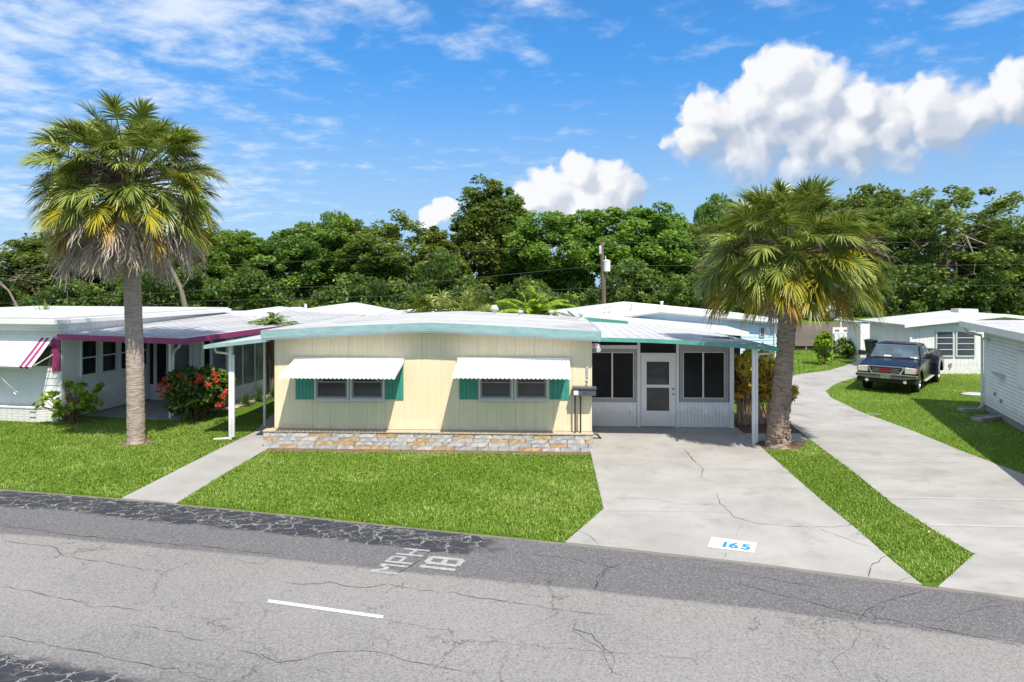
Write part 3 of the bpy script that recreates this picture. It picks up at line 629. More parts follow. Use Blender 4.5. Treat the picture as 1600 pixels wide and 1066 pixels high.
for k in range(14):
    a_ = 2*pi*k/14; p_ = [(cos(a_)*r_+vx, sin(a_)*r_+5.5, zr(vx)+z_) for r_, z_ in ((.09,.07),(.14,.11),(.145,.17),(.09,.22))]; q_ = [(cos(a_+.30)*r_+vx, sin(a_+.30)*r_+5.5, zr(vx)+z_) for r_, z_ in ((.09,.07),(.14,.11),(.145,.17),(.09,.22))]
    for j in range(3): mb.quad(p_[j], q_[j], q_[j+1], p_[j+1])
mb.build('turbine', 'ventcap', vent); mb = MB(); mb.lathe([(.10, zr(vx)+.21), (.09, zr(vx)+.25), (.04, zr(vx)+.27)], 14, vx, 5.5); mb.build('cap', 'white', vent)
for (px, py, yy) in ((813, 497, 4.0), (908, 499, 4.6), (861, 494, 5.0)):
    vx, _ = fa.on(px, py, yy); mb = MB(); z_ = zr(vx); mb.lathe([(.12, z_), (.05, z_+.04), (.045, z_+.15), (.09, z_+.16), (.09, z_+.2), (.04, z_+.22)], 12, vx, yy); mb.build('vent_pipe', 'roofclean', home, smooth=False)

# stone skirt
mb = MB(); mb.box(-0.20, HW+0.03, -0.205, 0.02, -0.02, 0.40); mb.box(-0.20, 0.0, 0.021, 6.2, -0.02, 0.40); mb.box(HW+0.0, HW+0.03, 0.021, 6.2, -0.02, 0.45); skirt = mb.build('foundation', 'mortar', home)
mb = MB(); mb.box(-0.24, HW+0.05, -0.245, 0.028, 0.404, 0.445); mb.build('foundation_ledge', 'ledge', home, bevel=0.012)
stones = []
for k in range(9):
    r_ = random.Random(100+k); L = r_.uniform(0.40, 0.56); mb = MB(); mb.box(0, L-0.014, -0.03, 0.0, 0.0, 0.088)
    me_ = mb.mesh('stone', 'stonegrey'); bm = bmesh.new(); bm.from_mesh(me_)
    bmesh.ops.subdivide_edges(bm, edges=[e for e in bm.edges if e.calc_length() > 0.2], cuts=4)
    for v in bm.verts:
        if v.co.y < -0.01:
            v.co.y += r_.uniform(-0.010, 0.012); v.co.z += r_.uniform(-.005, .005)
            if v.co.z < 0.01 or v.co.z > 0.075: v.co.y += 0.010
    bmesh.ops.recalc_face_normals(bm, faces=bm.faces); bm.to_mesh(me_); bm.free(); stones.append((L, me_))
ORANGE = {0: 4, 1: 4, 2: 4, 3: 4}
def stone_row(row, x0, x1, put):
    r_ = random.Random(200+row); x = x0-(0.0, 0.26, 0.13, 0.33)[row]; n = 0
    while x < x1:
        L, me_ = stones[r_.randrange(9)]
        xa = max(x, x0)
        if x+L > x0+0.06 and xa < x1-0.05:
            o = link('stone', me_, skirt)
            sc = min(L-(xa-x), x1-xa)/L
            put(o, xa, sc); o.location.z = 0.004+row*0.0985; o.scale.z = 1.06
            kind = 'stoneorange' if int((xa+(0.0, 0.95, 0.45, 1.45)[row]+9.4)/0.475) % 4 == 0 else ('stonewhite' if r_.random() < 0.35 else 'stonegrey')
            o.material_slots[0].link = 'OBJECT'; o.material_slots[0].material = MT[kind]
        x += L; n += 1
for row in range(4):
    def put(o, xa, sc): o.location = (xa, -0.208, 0); o.scale = (sc, 1, 1)
    stone_row(row, -0.22, HW+0.05, put)
    def put2(o, xa, sc): o.location = (-0.203, -xa, 0); o.rotation_euler = (0, 0, -pi/2); o.scale = (sc, 1, 1)
    stone_row(row, -2.4, 0.2, put2)

# windows, shutters, awnings
def rect(px0, py0, px1, py1, d, f=fa):
    x0, z0 = f.on(px0, py1, d); x1, z1 = f.on(px1, py0, d); return x0, x1, z0, z1
def frame_box(x0, x1, z0, z1, w_, y0, y1, name, m, parent):
    mb = MB(); mb.box(x0, x0+w_, y0, y1, z0, z1).box(x1-w_, x1, y0, y1, z0, z1).box(x0+w_, x1-w_, y0, y1, z0, z0+w_).box(x0+w_, x1-w_, y0, y1, z1-w_, z1)
    return mb.build(name, m, parent)
for (wins, shut) in ((((492, 546), (547.5, 601.5)), ((462, 490.5), (602.5, 630.5))), (((748, 802), (804, 857)), ((717.5, 746.5), (859, 889.5)))):
    for (a, c_) in wins:
        x0, x1, z0, z1 = rect(a, 566, c_, 624.5, 0); z1 = 2.06
        w = frame_box(x0, x1, z0, z1, 0.045, -0.05, 0.0, 'window', 'alu', home)
        frame_box(x0+.048, x1-.048, z0+.048, z1-.048, 0.04, -0.034, -0.006, 'sash', 'greyframe', w)
        mb = MB(); mb.box(x0+.09, x1-.09, -0.014, -0.010, z0+.09, z1-.09); mb.build('pane', 'blind', w)
        mb = MB(); mb.box(x0+.09, x1-.09, -0.026, -0.016, (z0+z1)/2-.015, (z0+z1)/2+.015); mb.build('meeting_rail', 'greyframe', w)
        mb = MB(); mb.box(x0-.02, x1+.02, -0.075, -0.051, z0-.03, z0+.012); mb.build('sill', 'alu', w)
    for (a, c_) in shut:
        x0, x1, z0, z1 = rect(a, 566, c_, 624, 0); z1 = 2.06
        sh = MB(); sh.box(x0, x1, -0.012, -0.001, z0, z1); so = sh.build('shutter', 'teal', home)
        n = 5; bw = (x1-x0)/n
        for k in range(n):
            mb = MB(); mb.box(x0+k*bw+.004, x0+(k+1)*bw-.004, -0.024, -0.0125, z0+.002, z1-.002); mb.build('slat', 'teal', so)
        frame_box(x0-.006, x1+.006, z0-.006, z1+.01, 0.014, -0.03, -0.0126, 'shutter_trim', 'white', so) if False else None
def awning(xa, xb, z0, z1, out, parent):
    n = int((xb-xa)/0.098); step = (xb-xa)/(n*8); mb = MB(); lip = 0.055
    rows = [(-0.03, z0), (-0.03-0.5*(out-.03), z0+(z1-z0)*0.5+0.01), (-out, z1)]
    def zz(k): return 0.020*abs(sin(pi*(k % 8)/8))
    for k in range(n*8):
        for j in range(2):
            (ya, za), (yb, zb) = rows[j], rows[j+1]
            x, x2 = xa+k*step, xa+(k+1)*step
            mb.quad((x, yb, zb+zz(k)), (x2, yb, zb+zz(k+1)), (x2, ya, za+zz(k+1)), (x, ya, za+zz(k)))
        b0 = z1-lip-0.03*abs(sin(pi*(k % 8)/8)); b1 = z1-lip-0.03*abs(sin(pi*((k+1) % 8)/8))
        mb.quad((x, -out-.004, b0), (x2, -out-.004, b1), (x2, -out, z1+zz(k+1)), (x, -out, z1+zz(k)))
    aw = mb.build('awning', 'whitemetal', parent)
    sol = aw.modifiers.new('thickness', 'SOLIDIFY'); sol.thickness = 0.006
    mb = MB(); mb.box(xa-.01, xb+.01, -0.075, 0.0, z0-.01, z0+.065); mb.build('head_flashing', 'alu', aw)
    for xx in (xa+.015, xb-.015):
        mb = MB(); mb.hexa([(xx-.012, -.03, z0-.06), (xx+.012, -.03, z0-.06), (xx+.012, -out, z1-.05), (xx-.012, -out, z1-.05), (xx-.012, -.03, z0-.003), (xx+.012, -.03, z0-.003), (xx+.012, -out, z1-.006), (xx-.012, -out, z1-.006)])
        mb.build('side_rail', 'whitemetal', aw)
    for fx in (0.27, 0.78):
        xx = xa+(xb-xa)*fx; mb = MB(); mb.tube([(xx, -.06, z0-.52), (xx, -out+.06, z1-.02)], .012, 6); mb.build('support_arm', 'alu', aw)
    return aw
for (a, c_) in ((459.5, 631.5), (715, 890)):
    xa, zt = fa.on(a, 562.5, -.03); xb, _ = fa.on(c_, 562.5, -.03)
    _, zb = fa.on((a+c_)/2, 587, -1.0)
    awning(xa, xb, zt, zb, 1.0, home)

# ------------------------------------------------------------------ porch with its roof over the drive
DP = 2.63
def P_(px, py, d=DP): return fa.on(px, py, d)
xl = HW+0.031; xr, _ = P_(1146, 600); zc = 2.40
for (a, c_) in ((xl, P_(999.5, 600)[0]), (P_(1057.5, 600)[0], xr)):            # grooved low panels
    zt = P_(1000, 627.5)[1]; n = int((c_-a)/0.093); bw = (c_-a)/n
    for k in range(n):
        mb = MB(); mb.box(a+k*bw+.003, a+(k+1)*bw-.003, DP, DP+.02, 0.03, zt); mb.build('porch_board', 'coolwhite', home)
    mb = MB(); mb.box(a, c_, DP+.021, DP+.06, 0.03, zt); mb.build('porch_wall', 'coolwhite', home)
def screen_window(px0, px1, py0, py1, mull, x0=None):
    a, c_, z0, z1 = rect(px0, py0, px1, py1, DP)
    if x0 is not None: a = x0
    w = frame_box(a, c_, z0, z1, 0.10, DP-.03, DP+.05, 'porch_window', 'greyframe', home)
    mb = MB(); mb.box(a+.1, c_-.1, DP+.012, DP+.018, z0+.1, z1-.1); mb.build('screen', 'screen', w)
    xm = P_(mull, 600)[0]; mb = MB(); mb.box(xm-.022, xm+.022, DP-.02, DP+.011, z0+.1, z1-.1); mb.build('mullion', 'alu', w)
    frame_box(a+.1, c_-.1, z0+.1, z1-.1, .022, DP-.012, DP+.0115, 'screen_trim', 'alu', w)
screen_window(925, 996, 545, 628, 956.5, xl+.012)
screen_window(1061.5, 1138, 544.5, 628, 1098.5)
# posts, header, transom
for (a, c_) in ((995.5, 1000.0), (1056.3, 1060.5), (1139.5, 1146.2)):
    x0 = P_(a, 600)[0]; x1 = P_(c_, 600)[0]; mb = MB(); mb.box(x0, x1, DP-.045, DP+.07, 0.022, 2.58); mb.build('porch_stud', 'white', home)
x0, x1 = P_(1000.5, 600)[0], P_(1056, 600)[0]
a, c_, z0, z1 = rect(1000.5, 540, 1056, 551.5, DP)
mb = MB(); mb.box(x0, x1, DP+.02, DP+.03, z0, 2.56); mb.build('transom_screen', 'screen', home)
mb = MB(); mb.box(x0, x1, DP-.03, DP+.05, z0-.055, z0); mb.build('door_head', 'white', home)
mb = MB(); mb.box(xl, P_(995.3, 600)[0], DP-.03, DP+.05, P_(950, 545)[1]+.003, P_(950, 540.5)[1]+.02); mb.build('porch_header', 'white', home)
mb = MB(); mb.box(xl, P_(995.3, 600)[0], DP+.01, DP+.02, P_(950, 540.5)[1]+.021, 2.56); mb.build('transom_screen', 'screen', home)
mb = MB(); mb.box(P_(1060.7, 600)[0], P_(1139.3, 600)[0], DP-.03, DP+.05, P_(1100, 544.5)[1]+.003, 2.56); mb.build('porch_header', 'greyframe', home)
# screen door
dz0, dz1 = 0.045, z0-.058
door_x0, door_x1 = x0+.03, x1-.03
mb = MB(); mb.box(x0+.001, door_x0-.002, DP-.02, DP+.05, .022, dz1).box(door_x1+.002, x1-.001, DP-.02, DP+.05, .022, dz1); mb.build('door_jamb', 'white', home)
gx0, gx1, ga0, ga1 = rect(1009.3, 564.5, 1045.8, 601.5, DP); _, _, gb0, gb1 = rect(1009.3, 605, 1045.8, 642, DP)
mb = MB(); Y0, Y1 = DP-.035, DP+.005
mb.box(door_x0, gx0, Y0, Y1, dz0, dz1).box(gx1, door_x1, Y0, Y1, dz0, dz1).box(gx0, gx1, Y0, Y1, dz0, gb0).box(gx0, gx1, Y0, Y1, gb1, ga0).box(gx0, gx1, Y0, Y1, ga1, dz1)
door = mb.build('door', 'white', home)
for (q0, q1) in ((ga0, ga1), (gb0, gb1)):
    mb = MB(); mb.box(gx0, gx1, DP-.012, DP-.006, q0, q1); mb.build('pane', 'glass', door)
    frame_box(gx0-.008, gx1+.008, q0-.008, q1+.008, .02, DP-.043, DP-.0355, 'pane_trim', 'whitemetal', door)
mb = MB(); mb.box(door_x0+.08, door_x1-.08, DP-.042, DP-.036, dz0+.06, gb0-.10); mb.build('kick_panel', 'whitemetal', door)
for py in (607.5, 615.5):
    kx, kz = P_(1051.7, py); mb = MB(); mb.lathe([(.022, DP-.035), (.03, DP-.05), (.028, DP-.085), (.012, DP-.09)], 10, kx, kz, 'y'); mb.build('door_knob', 'greyframe', door)
# porch side wall, screen and back wall
mb = MB(); mb.box(xr-.05, xr-.002, DP+.08, 6.6, .03, 1.0).box(xr-.05, xr-.002, DP+.08, 6.6, 2.2, 2.42); mb.build('porch_side_wall', 'coolwhite', home)
mb = MB(); mb.box(xr-.03, xr-.022, DP+.08, 6.6, 1.001, 2.199); mb.build('side_screen', 'screen', home)
mb = MB(); mb.box(xl, xr-.06, 6.5, 6.58, .03, 2.42); mb.build('porch_back_wall', 'greywall', home)
# roof over porch and drive: follows the slope down to the right
ZL0 = fa.on(926, 528, .45); ZR0 = fa.on(1213, 543.5, .45)
xrr = ZR0[0]; zl, zrr = ZL0[1], ZR0[1]
NR = 16; mb = MB()
for k in range(NR):
    xa, xb = xl+.19+(xrr-xl-.19)*k/NR, xl+.19+(xrr-xl-.19)*(k+1)/NR
    za = lambda x, y: zl+(zrr-zl)*(x-xl)/(xrr-xl)+0.05*sin(pi*(x-xl)/(xrr-xl)) - (0.10*(x-xl)/(xrr-xl)-0.06*(1-(x-xl)/(xrr-xl)))*(y-.45)/6.2
    mb.hexa([(xa, .45, za(xa, .45)-.05), (xb, .45, za(xb, .45)-.05), (xb, 6.7, za(xb, 6.7)-.05), (xa, 6.7, za(xa, 6.7)-.05), (xa, .45, za(xa, .45)), (xb, .45, za(xb, .45)), (xb, 6.7, za(xb, 6.7)), (xa, 6.7, za(xa, 6.7))])
croof = mb.build('carport_roof', 'roofclean', home)
for k in range(1, NR):
    xa = xl+.19+(xrr-xl-.19)*k/NR; mb = MB()
    mb.hexa([(xa-.012, .46, za(xa, .46)+.001), (xa+.012, .46, za(xa, .46)+.001), (xa+.012, 6.7, za(xa, 6.7)+.001), (xa-.012, 6.7, za(xa, 6.7)+.001), (xa-.012, .46, za(xa, .46)+.008), (xa+.012, .46, za(xa, .46)+.008), (xa+.012, 6.7, za(xa, 6.7)+.008), (xa-.012, 6.7, za(xa, 6.7)+.008)]); mb.build('roof_rib', 'roofclean', croof)
mb = MB()
for k in range(NR):
    xa, xb = xl+.16+(xrr-xl-.16)*k/NR, xl+.16+(xrr-xl-.16)*(k+1)/NR
    mb.hexa([(xa, .40, za(xa, .45)-.085), (xb, .40, za(xb, .45)-.085), (xb, .447, za(xb, .45)-.085), (xa, .447, za(xa, .45)-.085), (xa, .40, za(xa, .45)+.012), (xb, .40, za(xb, .45)+.012), (xb, .447, za(xb, .45)+.012), (xa, .447, za(xa, .45)+.012)])
mb.build('carport_fascia', 'tealtrim', home)
mb = MB(); mb.hexa([(xrr+.002, .40, za(xrr, .45)-.10), (xrr+.05, .40, za(xrr, .45)-.10), (xrr+.05, 6.7, za(xrr, 6.7)-.10), (xrr+.002, 6.7, za(xrr, 6.7)-.10), (xrr+.002, .40, za(xrr, .45)+.012), (xrr+.05, .40, za(xrr, .45)+.012), (xrr+.05, 6.7, za(xrr, 6.7)+.012), (xrr+.002, 6.7, za(xrr, 6.7)+.012)]); mb.build('carport_fascia', 'tealtrim', home)
# fill panel between porch header and sloping roof
mb = MB(); mb.hexa([(xl, DP+.052, 2.40), (xr, DP+.052, 2.30), (xr, DP+.07, 2.30), (xl, DP+.07, 2.40), (xl, DP+.052, za(xl+.2, DP)-.06), (xr, DP+.052, za(xr, DP)-.06), (xr, DP+.07, za(xr, DP)-.06), (xl, DP+.07, za(xl+.2, DP)-.06)]); mb.build('gable_screen', 'screen', home)
# right-hand post with downspout
def post(lx, ly, top, w_=0.075, m='whitemetal'):
    mb = MB(); mb.box(lx-w_/2, lx+w_/2, ly-w_/2, ly+w_/2, 0.02, top); return mb.build('carport_post', m, home, bevel=.006)
plx, ply = fa.loc(G(1177.5, 695)); pt = za(plx, ply)-.052
po = post(plx, ply, pt); mb = MB(); mb.box(plx+.045, plx+.105, ply-.03, ply+.03, .06, pt-.02); mb.build('downspout', 'whitemetal', po, bevel=.008)
mb = MB(); mb.tube([(xrr-.02, ply-.1, za(xrr, .5)-.10), (xrr-.05, ply, za(xrr, .5)-.17), (plx+.13, ply, pt-.17), (plx+.08, ply, pt-.28)], .028, 8); mb.build('downspout_elbow', 'whitemetal', po)
for yy in (3.4, 6.0): post(plx+.1, yy, za(plx, yy)-.052)

# ------------------------------------------------------------------ narrow canopy along the left side
zA = fa.on(427, 530, .2)[1]; xA, zB = fa.on(321, 541.5, .2)
mb = MB(); mb.hexa([(xA, .2, zB-.03), (-.235, .2, zA-.03), (-.235, 6.3, zA-.03), (xA, 6.3, zB-.03), (xA, .2, zB+.02), (-.235, .2, zA+.02), (-.235, 6.3, zA+.02), (xA, 6.3, zB+.02)]); mb.build('canopy_roof', 'roofclean', home)
mb = MB(); mb.hexa([(xA-.03, .15, zB-.06), (-.235, .15, zA-.06), (-.235, .197, zA-.06), (xA-.03, .197, zB-.06), (xA-.03, .15, zB+.035), (-.235, .15, zA+.035), (-.235, .197, zA+.035), (xA-.03, .197, zB+.035)]); mb.build('canopy_fascia', 'aqua', home)
mb = MB(); mb.box(xA-.034, xA-.002, .198, 6.3, zB-.06, zB+.035); mb.build('canopy_gutter', 'aqua', home)
for (px, py) in ((360.5, 688), (413.5, 666)):
    lx, ly = fa.loc(G(px, py)); po = post(lx, ly, zB+(zA-zB)*(lx-xA)/(-xA)-.035, .06 if px > 400 else .08)
    if px < 400:
        mb = MB(); mb.box(lx+.045, lx+.10, ly-.03, ly+.03, .08, zB-.25); mb.build('downspout', 'whitemetal', po, bevel=.008)
        mb = MB(); mb.tube([(lx-.42, ly, zB-.08), (lx-.38, ly, zB-.18), (lx-.05, ly, zB-.22), (lx+.07, ly, zB-.3)], .03, 8); mb.build('downspout_elbow', 'whitemetal', po)
        mb = MB(); mb.tube([(lx+.07, ly, .12), (lx-.05, ly-.02, .05), (lx-.42, ly-.05, .03)], .03, 8); mb.build('downspout_shoe', 'whitemetal', po)

# ------------------------------------------------------------------ small things on the house
fx, fz = fa.on(926.5, 541, -.05)
lamp = thing('flood_lamp', (*fa.w(HW+.031, .22), fz), fa.a, 'white twin flood lamp fixed to the corner of the yellow house', 'lamp')
mb = MB(); mb.lathe([(.05, 0), (.05, .03)], 12, .0, .0, 'z'); mb.build('base', 'white', lamp)
for dx, dz, dy in ((.09, .03, -.05), (.12, -.06, -.07)):
    mb = MB(); mb.tube([(0, 0, 0.015), (dx, dy, dz), (dx+.035, dy-.09, dz-.03), (dx+.045, dy-.12, dz-.04)], [.012, .035, .06, .062], 12); mb.build('lamp_head', 'white', lamp, smooth=False)
mbx, _ = fa.on(898.5, 640, -.14); mb2, _ = fa.on(907, 640, -.14)
mail = thing('mailbox', (*fa.w((mbx+mb2)/2, -.15), .445), fa.a, 'slate grey mailbox on two thin black posts before the yellow wall', 'mailbox')
hw_ = (mb2-mbx)/2
for s_ in (-1, 1):
    mb = MB(); mb.box(s_*hw_-.017, s_*hw_+.017, -.017, .017, 0.001, .93); mb.build('post', 'black', mail)
bx0 = fa.on(895, 610, -.25)[0]-(mbx+mb2)/2; bx1 = fa.on(931, 610, -.25)[0]-(mbx+mb2)/2; zb0 = fa.on(900, 618.5, -.25)[1]-.445; zb1 = fa.on(900, 608.5, -.25)[1]-.445
mb = MB(); mb.box(bx0, bx1, -.12, .10, zb0, zb1); mb.build('box', 'mailbox', mail, bevel=.012)
mb = MB(); mb.prof([(bx0-.012, zb1+.002), (bx1+.025, zb1+.002), (bx1+.015, zb1+.05), (bx0, zb1+.06)], -.145, .11); mb.build('lid', 'mailbox', mail, bevel=.008)
mb = MB(); mb.box(bx0+.02, bx0+.13, -.123, -.121, zb0+.02, zb1-.02); mb.build('label_plate', 'white', mail)
mb = MB()
for k in range(4): mb.box(bx0+.24+k*.022, bx0+.255+k*.022, -.123, -.121, zb0+.06, zb0+.085)
mb.build('lettering', 'darkplastic', mail)
tx, tz0 = fa.on(917.5, 589, -.02); _, tz1 = fa.on(917.5, 572.5, -.02)
th = thing('wall_plaque', (*fa.w(tx, -.005), tz0), fa.a, 'narrow grey plaque hung on the yellow siding above the mailbox', 'plaque')
mb = MB(); mb.box(-.03, .03, -.02, -.002, 0, tz1-tz0); mb.build('backing', 'alu', th)
for k in range(6):
    mb = MB(); mb.box(-.022, .022, -.024, -.0205, .03+k*.035, .045+k*.035); mb.build('scale_mark', 'greyframe', th)
ox, oz = fa.on(916.5, 596, -.02)
orn = MB(); orn.tube([(ox+.03, -.025, oz+.06), (ox-.02, -.025, oz+.035), (ox+.03, -.025, oz), (ox+.02, -.025, oz-.05), (ox-.03, -.025, oz-.08)], .010, 6)
oo = orn.build('wall_ornament', 'greyframe'); oo.location = (*fa.o, 0); oo.rotation_euler = (0, 0, fa.a); tag(oo, 'small dark curled wall ornament just above the mailbox lid', 'ornament')
bk = MB(); q = [fa.loc(G(*p)) for p in ((926, 687), (939, 687.5), (933, 681), (925, 681))]
bk.tube([(p[0], p[1], .045) for p in q], .016, 6); bo = bk.build('wire_stand', 'black'); bo.location = (*fa.o, 0); bo.rotation_euler = (0, 0, fa.a); tag(bo, 'bent black wire stand lying on concrete by the stone corner', 'wire stand')
# ================================================================== left neighbour: white home with magenta trim
fb = Frame(-13.18, 20.0, -11); fs = Frame(fb.o[0], fb.o[1], 79)
left = thing('mobile_home', (*fb.o, 0), fb.a, 'white mobile home with magenta striped awning behind the tall palm', 'mobile home')
def side(px, py, d=-.02): return fs.on(px, py, d)
BW = 9.0; ZT = 2.95
mb = MB(); mb.box(-BW, -.03, .03, 8.0, .05, 2.857); mb.build('wall_core', 'coolwhite', left)
nb_ = 11; bh = (2.70-.44)/nb_
for k in range(nb_):                                    # front lap boards
    z0 = .44+k*bh; mb = MB(); mb.hexa([(-BW, -.018, z0), (-.001, -.018, z0), (-.001, .028, z0), (-BW, .028, z0), (-BW, -.002, z0+bh-.004), (-.001, -.002, z0+bh-.004), (-.001, .028, z0+bh-.004), (-BW, .028, z0+bh-.004)]); mb.build('siding_board', 'white', left)
ns = 20; sw = 3.55/ns
for k in range(ns):                                     # vertical boards of the side
    mb = MB(); mb.box(-.028, .0, .001+k*sw+.006, .001+(k+1)*sw-.006, .10, 2.857); mb.build('side_board', 'coolwhite', left)
mb = MB(); mb.box(-.028, -.006, .001, 3.55, .10, 2.857); mb.build('side_backing', 'coolwhite', left)
mb = MB(); mb.box(-.03, .0, 3.551, 8.0, .05, 2.857); mb.build('side_wall', 'coolwhite', left)
# stepped white eave
for (z0, z1, ov) in ((2.86, 3.0, .42), (2.76, 2.858, .32), (2.66, 2.758, .2)):
    mb = MB(); mb.box(-BW, ov*.55, -ov, 8.0 if z0 > 2.8 else -.03, z0, z1); mb.build('eave', 'white', left, bevel=.012)
mb = MB(); mb.box(-BW, .1, -.38, 8.0, 3.002, 3.05); mb.build('roof', 'roofclean', left)
# brick skirt
skl = MB(); skl.prism([(-BW, -.26), (-.62, -.26), (-.12, .0), (-.12, .03), (-BW, .03)], 0, .40); skl = skl.build('foundation', 'brickgap', left)
bm_ = MB(); bm_.box(0, .392, -.02, 0, 0, .072); bme = bm_.mesh('brick', 'brickwhite')
for r_ in range(5):
    for k in range(18):
        x = -.62-.2*(r_ % 2)-.4*k-.392; o = link('brick', bme, skl); o.location = (x, -.261, .004+r_*.079)
    o = link('brick', bme, skl); o.location = (-.61, -.262+.005, .004+r_*.079); o.rotation_euler = (0, 0, R(27.5)); o.scale = (1.32, 1, 1)
mb = MB(); mb.prism([(-BW, -.30), (-.60, -.30), (-.08, -.02), (-.08, .0), (-BW, .0)], .401, .44); mb.build('foundation_cap', 'brickwhite', left)
# awning with two stripes
ax, az0 = fb.on(83, 527.5, -.05); a2, az1 = fb.on(70, 574, -.75); awx0 = -6.5
rowsA = [(-.04, az0), (-.40, az0-(az0-az1)*.50), (-.72, az1+.06), (-.78, az1), (-.74, az1-.06)]
def awn_strip(name, x0, x1, m, lift, parent):
    mb = MB()
    for (ya, za_), (yb, zb_) in zip(rowsA[:-1], rowsA[1:]): mb.quad((x0, yb-lift, zb_+lift), (x1, yb-lift, zb_+lift), (x1, ya-lift, za_+lift), (x0, ya-lift, za_+lift))
    o = mb.build(name, m, parent); s_ = o.modifiers.new('t', 'SOLIDIFY'); s_.thickness = .004; s_.offset = -1; return o
aw = awn_strip('awning', awx0, ax, 'whitemetal', 0, left)
for dx in (.30, .12): awn_strip('awning_stripe', ax-dx-.10, ax-dx, 'magenta', .006, aw)
for k in range(1, 24): awn_strip('awning_rib', awx0+k*.27, awx0+k*.27+.02, 'whitemetal', .006, aw) if awx0+k*.27 < ax-.5 else None
mb = MB(); mb.box(awx0, ax+.02, -.06, -.02, az0-.01, az0+.05); mb.build('head_flashing', 'white', aw)
mb = MB(); mb.tube([(ax-.01, -.04, az0-.5), (ax-.01, -.7, az1+.02)], .014, 6); mb.build('support_arm', 'alu', aw)
mb = MB(); mb.tube([(ax-1.4, -.70, az1-.04), (ax-1.1, -.55, az1-.5), (ax-.95, -.40, az1-.75), (ax-.85, -.4, az1-.80), (ax-.92, -.4, az1-.86), (ax-1.0, -.4, az1-.8)], .012, 6); mb.build('crank_rod', 'alu', aw)
sx0, sz0 = fb.on(82, 580, -.03); sx1, sz1 = fb.on(95, 529, -.03)
mb = MB(); mb.box(sx0, min(sx1, -.02), -.05, -.02, sz0, sz1); so = mb.build('shutter', 'magenta', left)
mb = MB(); mb.box(-5.8, sx0-.02, -.045, -.02, 1.62, 2.2); mb.build('window', 'blind', left)
# side windows
for (a, c_) in ((126, 152), (158, 182.5), (187, 210), (214, 231)):
    s0_, z0 = side(a, 587); s1_, z1 = side(c_, 531); z0 = side(126, 589)[1]; z1 = side(126, 531.5)[1]
    if s1_ > 3.5: continue
    w = MB(); f_ = .05
    w.box(-.001, .045, s0_, s0_+f_, z0, z1).box(-.001, .045, s1_-f_, s1_, z0, z1).box(-.001, .045, s0_+f_, s1_-f_, z0, z0+f_).box(-.001, .045, s0_+f_, s1_-f_, z1-f_, z1); w = w.build('window', 'white', left)
    zm = (z0+z1)/2
    for q0, q1, xx in ((z0+f_, zm-.02, .012), (zm+.02, z1-f_, .022)):
        mb = MB(); mb.box(.002, xx, s0_+f_, s1_-f_, q0, q1); mb.build('pane', 'glass', w)
    mb = MB(); mb.box(.002, .04, s0_+f_, s1_-f_, zm-.02, zm+.02); mb.build('meeting_rail', 'white', w)
mb = MB(); mb.box(.001, .05, .3, 3.5, .62, .66); mb.tube([(.03, 2.4, .66), (.03, 2.4, .85)], .015, 6); mb.build('pipe_rail', 'white', left)
# magenta edged carport roof
RX = 4.30; zq0 = fb.on(110, 529.5, -.2)[1]; zq1 = fb.on(285, 536.5, -.49)[1]; zq2 = 2.40
mb = MB(); mb.hexa([(.08, -.2, zq0), (RX, -.48, zq1), (RX, 12.0, zq1+.05), (.08, 12.0, zq0+.2), (.08, -.2, zq0+.12), (RX, -.48, zq1+.12), (RX, 12.0, zq1+.17), (.08, 12.0, zq0+.50)]); cr = mb.build('carport_roof', 'roofclean', left)
mb = MB(); mb.hexa([(.06, -.235, zq0-.03), (RX+.03, -.52, zq1-.03), (RX+.03, -.485, zq1-.03), (.06, -.202, zq0-.03), (.06, -.235, zq0+.13), (RX+.03, -.52, zq1+.13), (RX+.03, -.485, zq1+.13), (.06, -.202, zq0+.13)]); mb.build('carport_fascia', 'magenta', left)
mb = MB(); mb.hexa([(RX+.004, -.483, zq1-.03), (RX+.03, -.483, zq1-.03), (RX+.03, 12, zq1+.02), (RX+.004, 12, zq1+.02), (RX+.004, -.483, zq1+.13), (RX+.03, -.483, zq1+.13), (RX+.03, 12, zq1+.18), (RX+.004, 12, zq1+.18)]); mb.build('carport_fascia', 'magenta', left)
for k in range(1, 14):
    xx = .08+(RX-.08)*k/14; zk = zq0+(zq1-zq0)*k/14+.121; mb = MB(); mb.hexa([(xx-.015, -.3*k/14-.19, zk), (xx+.015, -.3*k/14-.19, zk), (xx+.015, 12, zk+.05+.31*(1-k/14)), (xx-.015, 12, zk+.05+.31*(1-k/14)), (xx-.015, -.3*k/14-.19, zk+.022), (xx+.015, -.3*k/14-.19, zk+.022), (xx+.015, 12, zk+.075+.31*(1-k/14)), (xx-.015, 12, zk+.075+.31*(1-k/14))]); mb.build('roof_rib', 'roofclean', cr)
for (px_, py_, dn) in ((2.85, .96, 1), (2.9, 2.4, 0), (3.8, 2.6, 0), (4.1, 6.0, 0)):
    mb = MB(); mb.box(px_-.035, px_+.035, py_-.035, py_+.035, .02, zq1+.0); po = mb.build('carport_post', 'whitemetal', left)
    if dn:
        mb = MB(); mb.tube([(px_+1.0, py_-.9, zq1-.02), (px_+.9, py_-.8, zq1-.16), (px_+.2, py_-.05, zq1-.35), (px_+.09, py_, zq1-.5), (px_+.09, py_, .1)], .035, 8); mb.build('downspout', 'whitemetal', po)
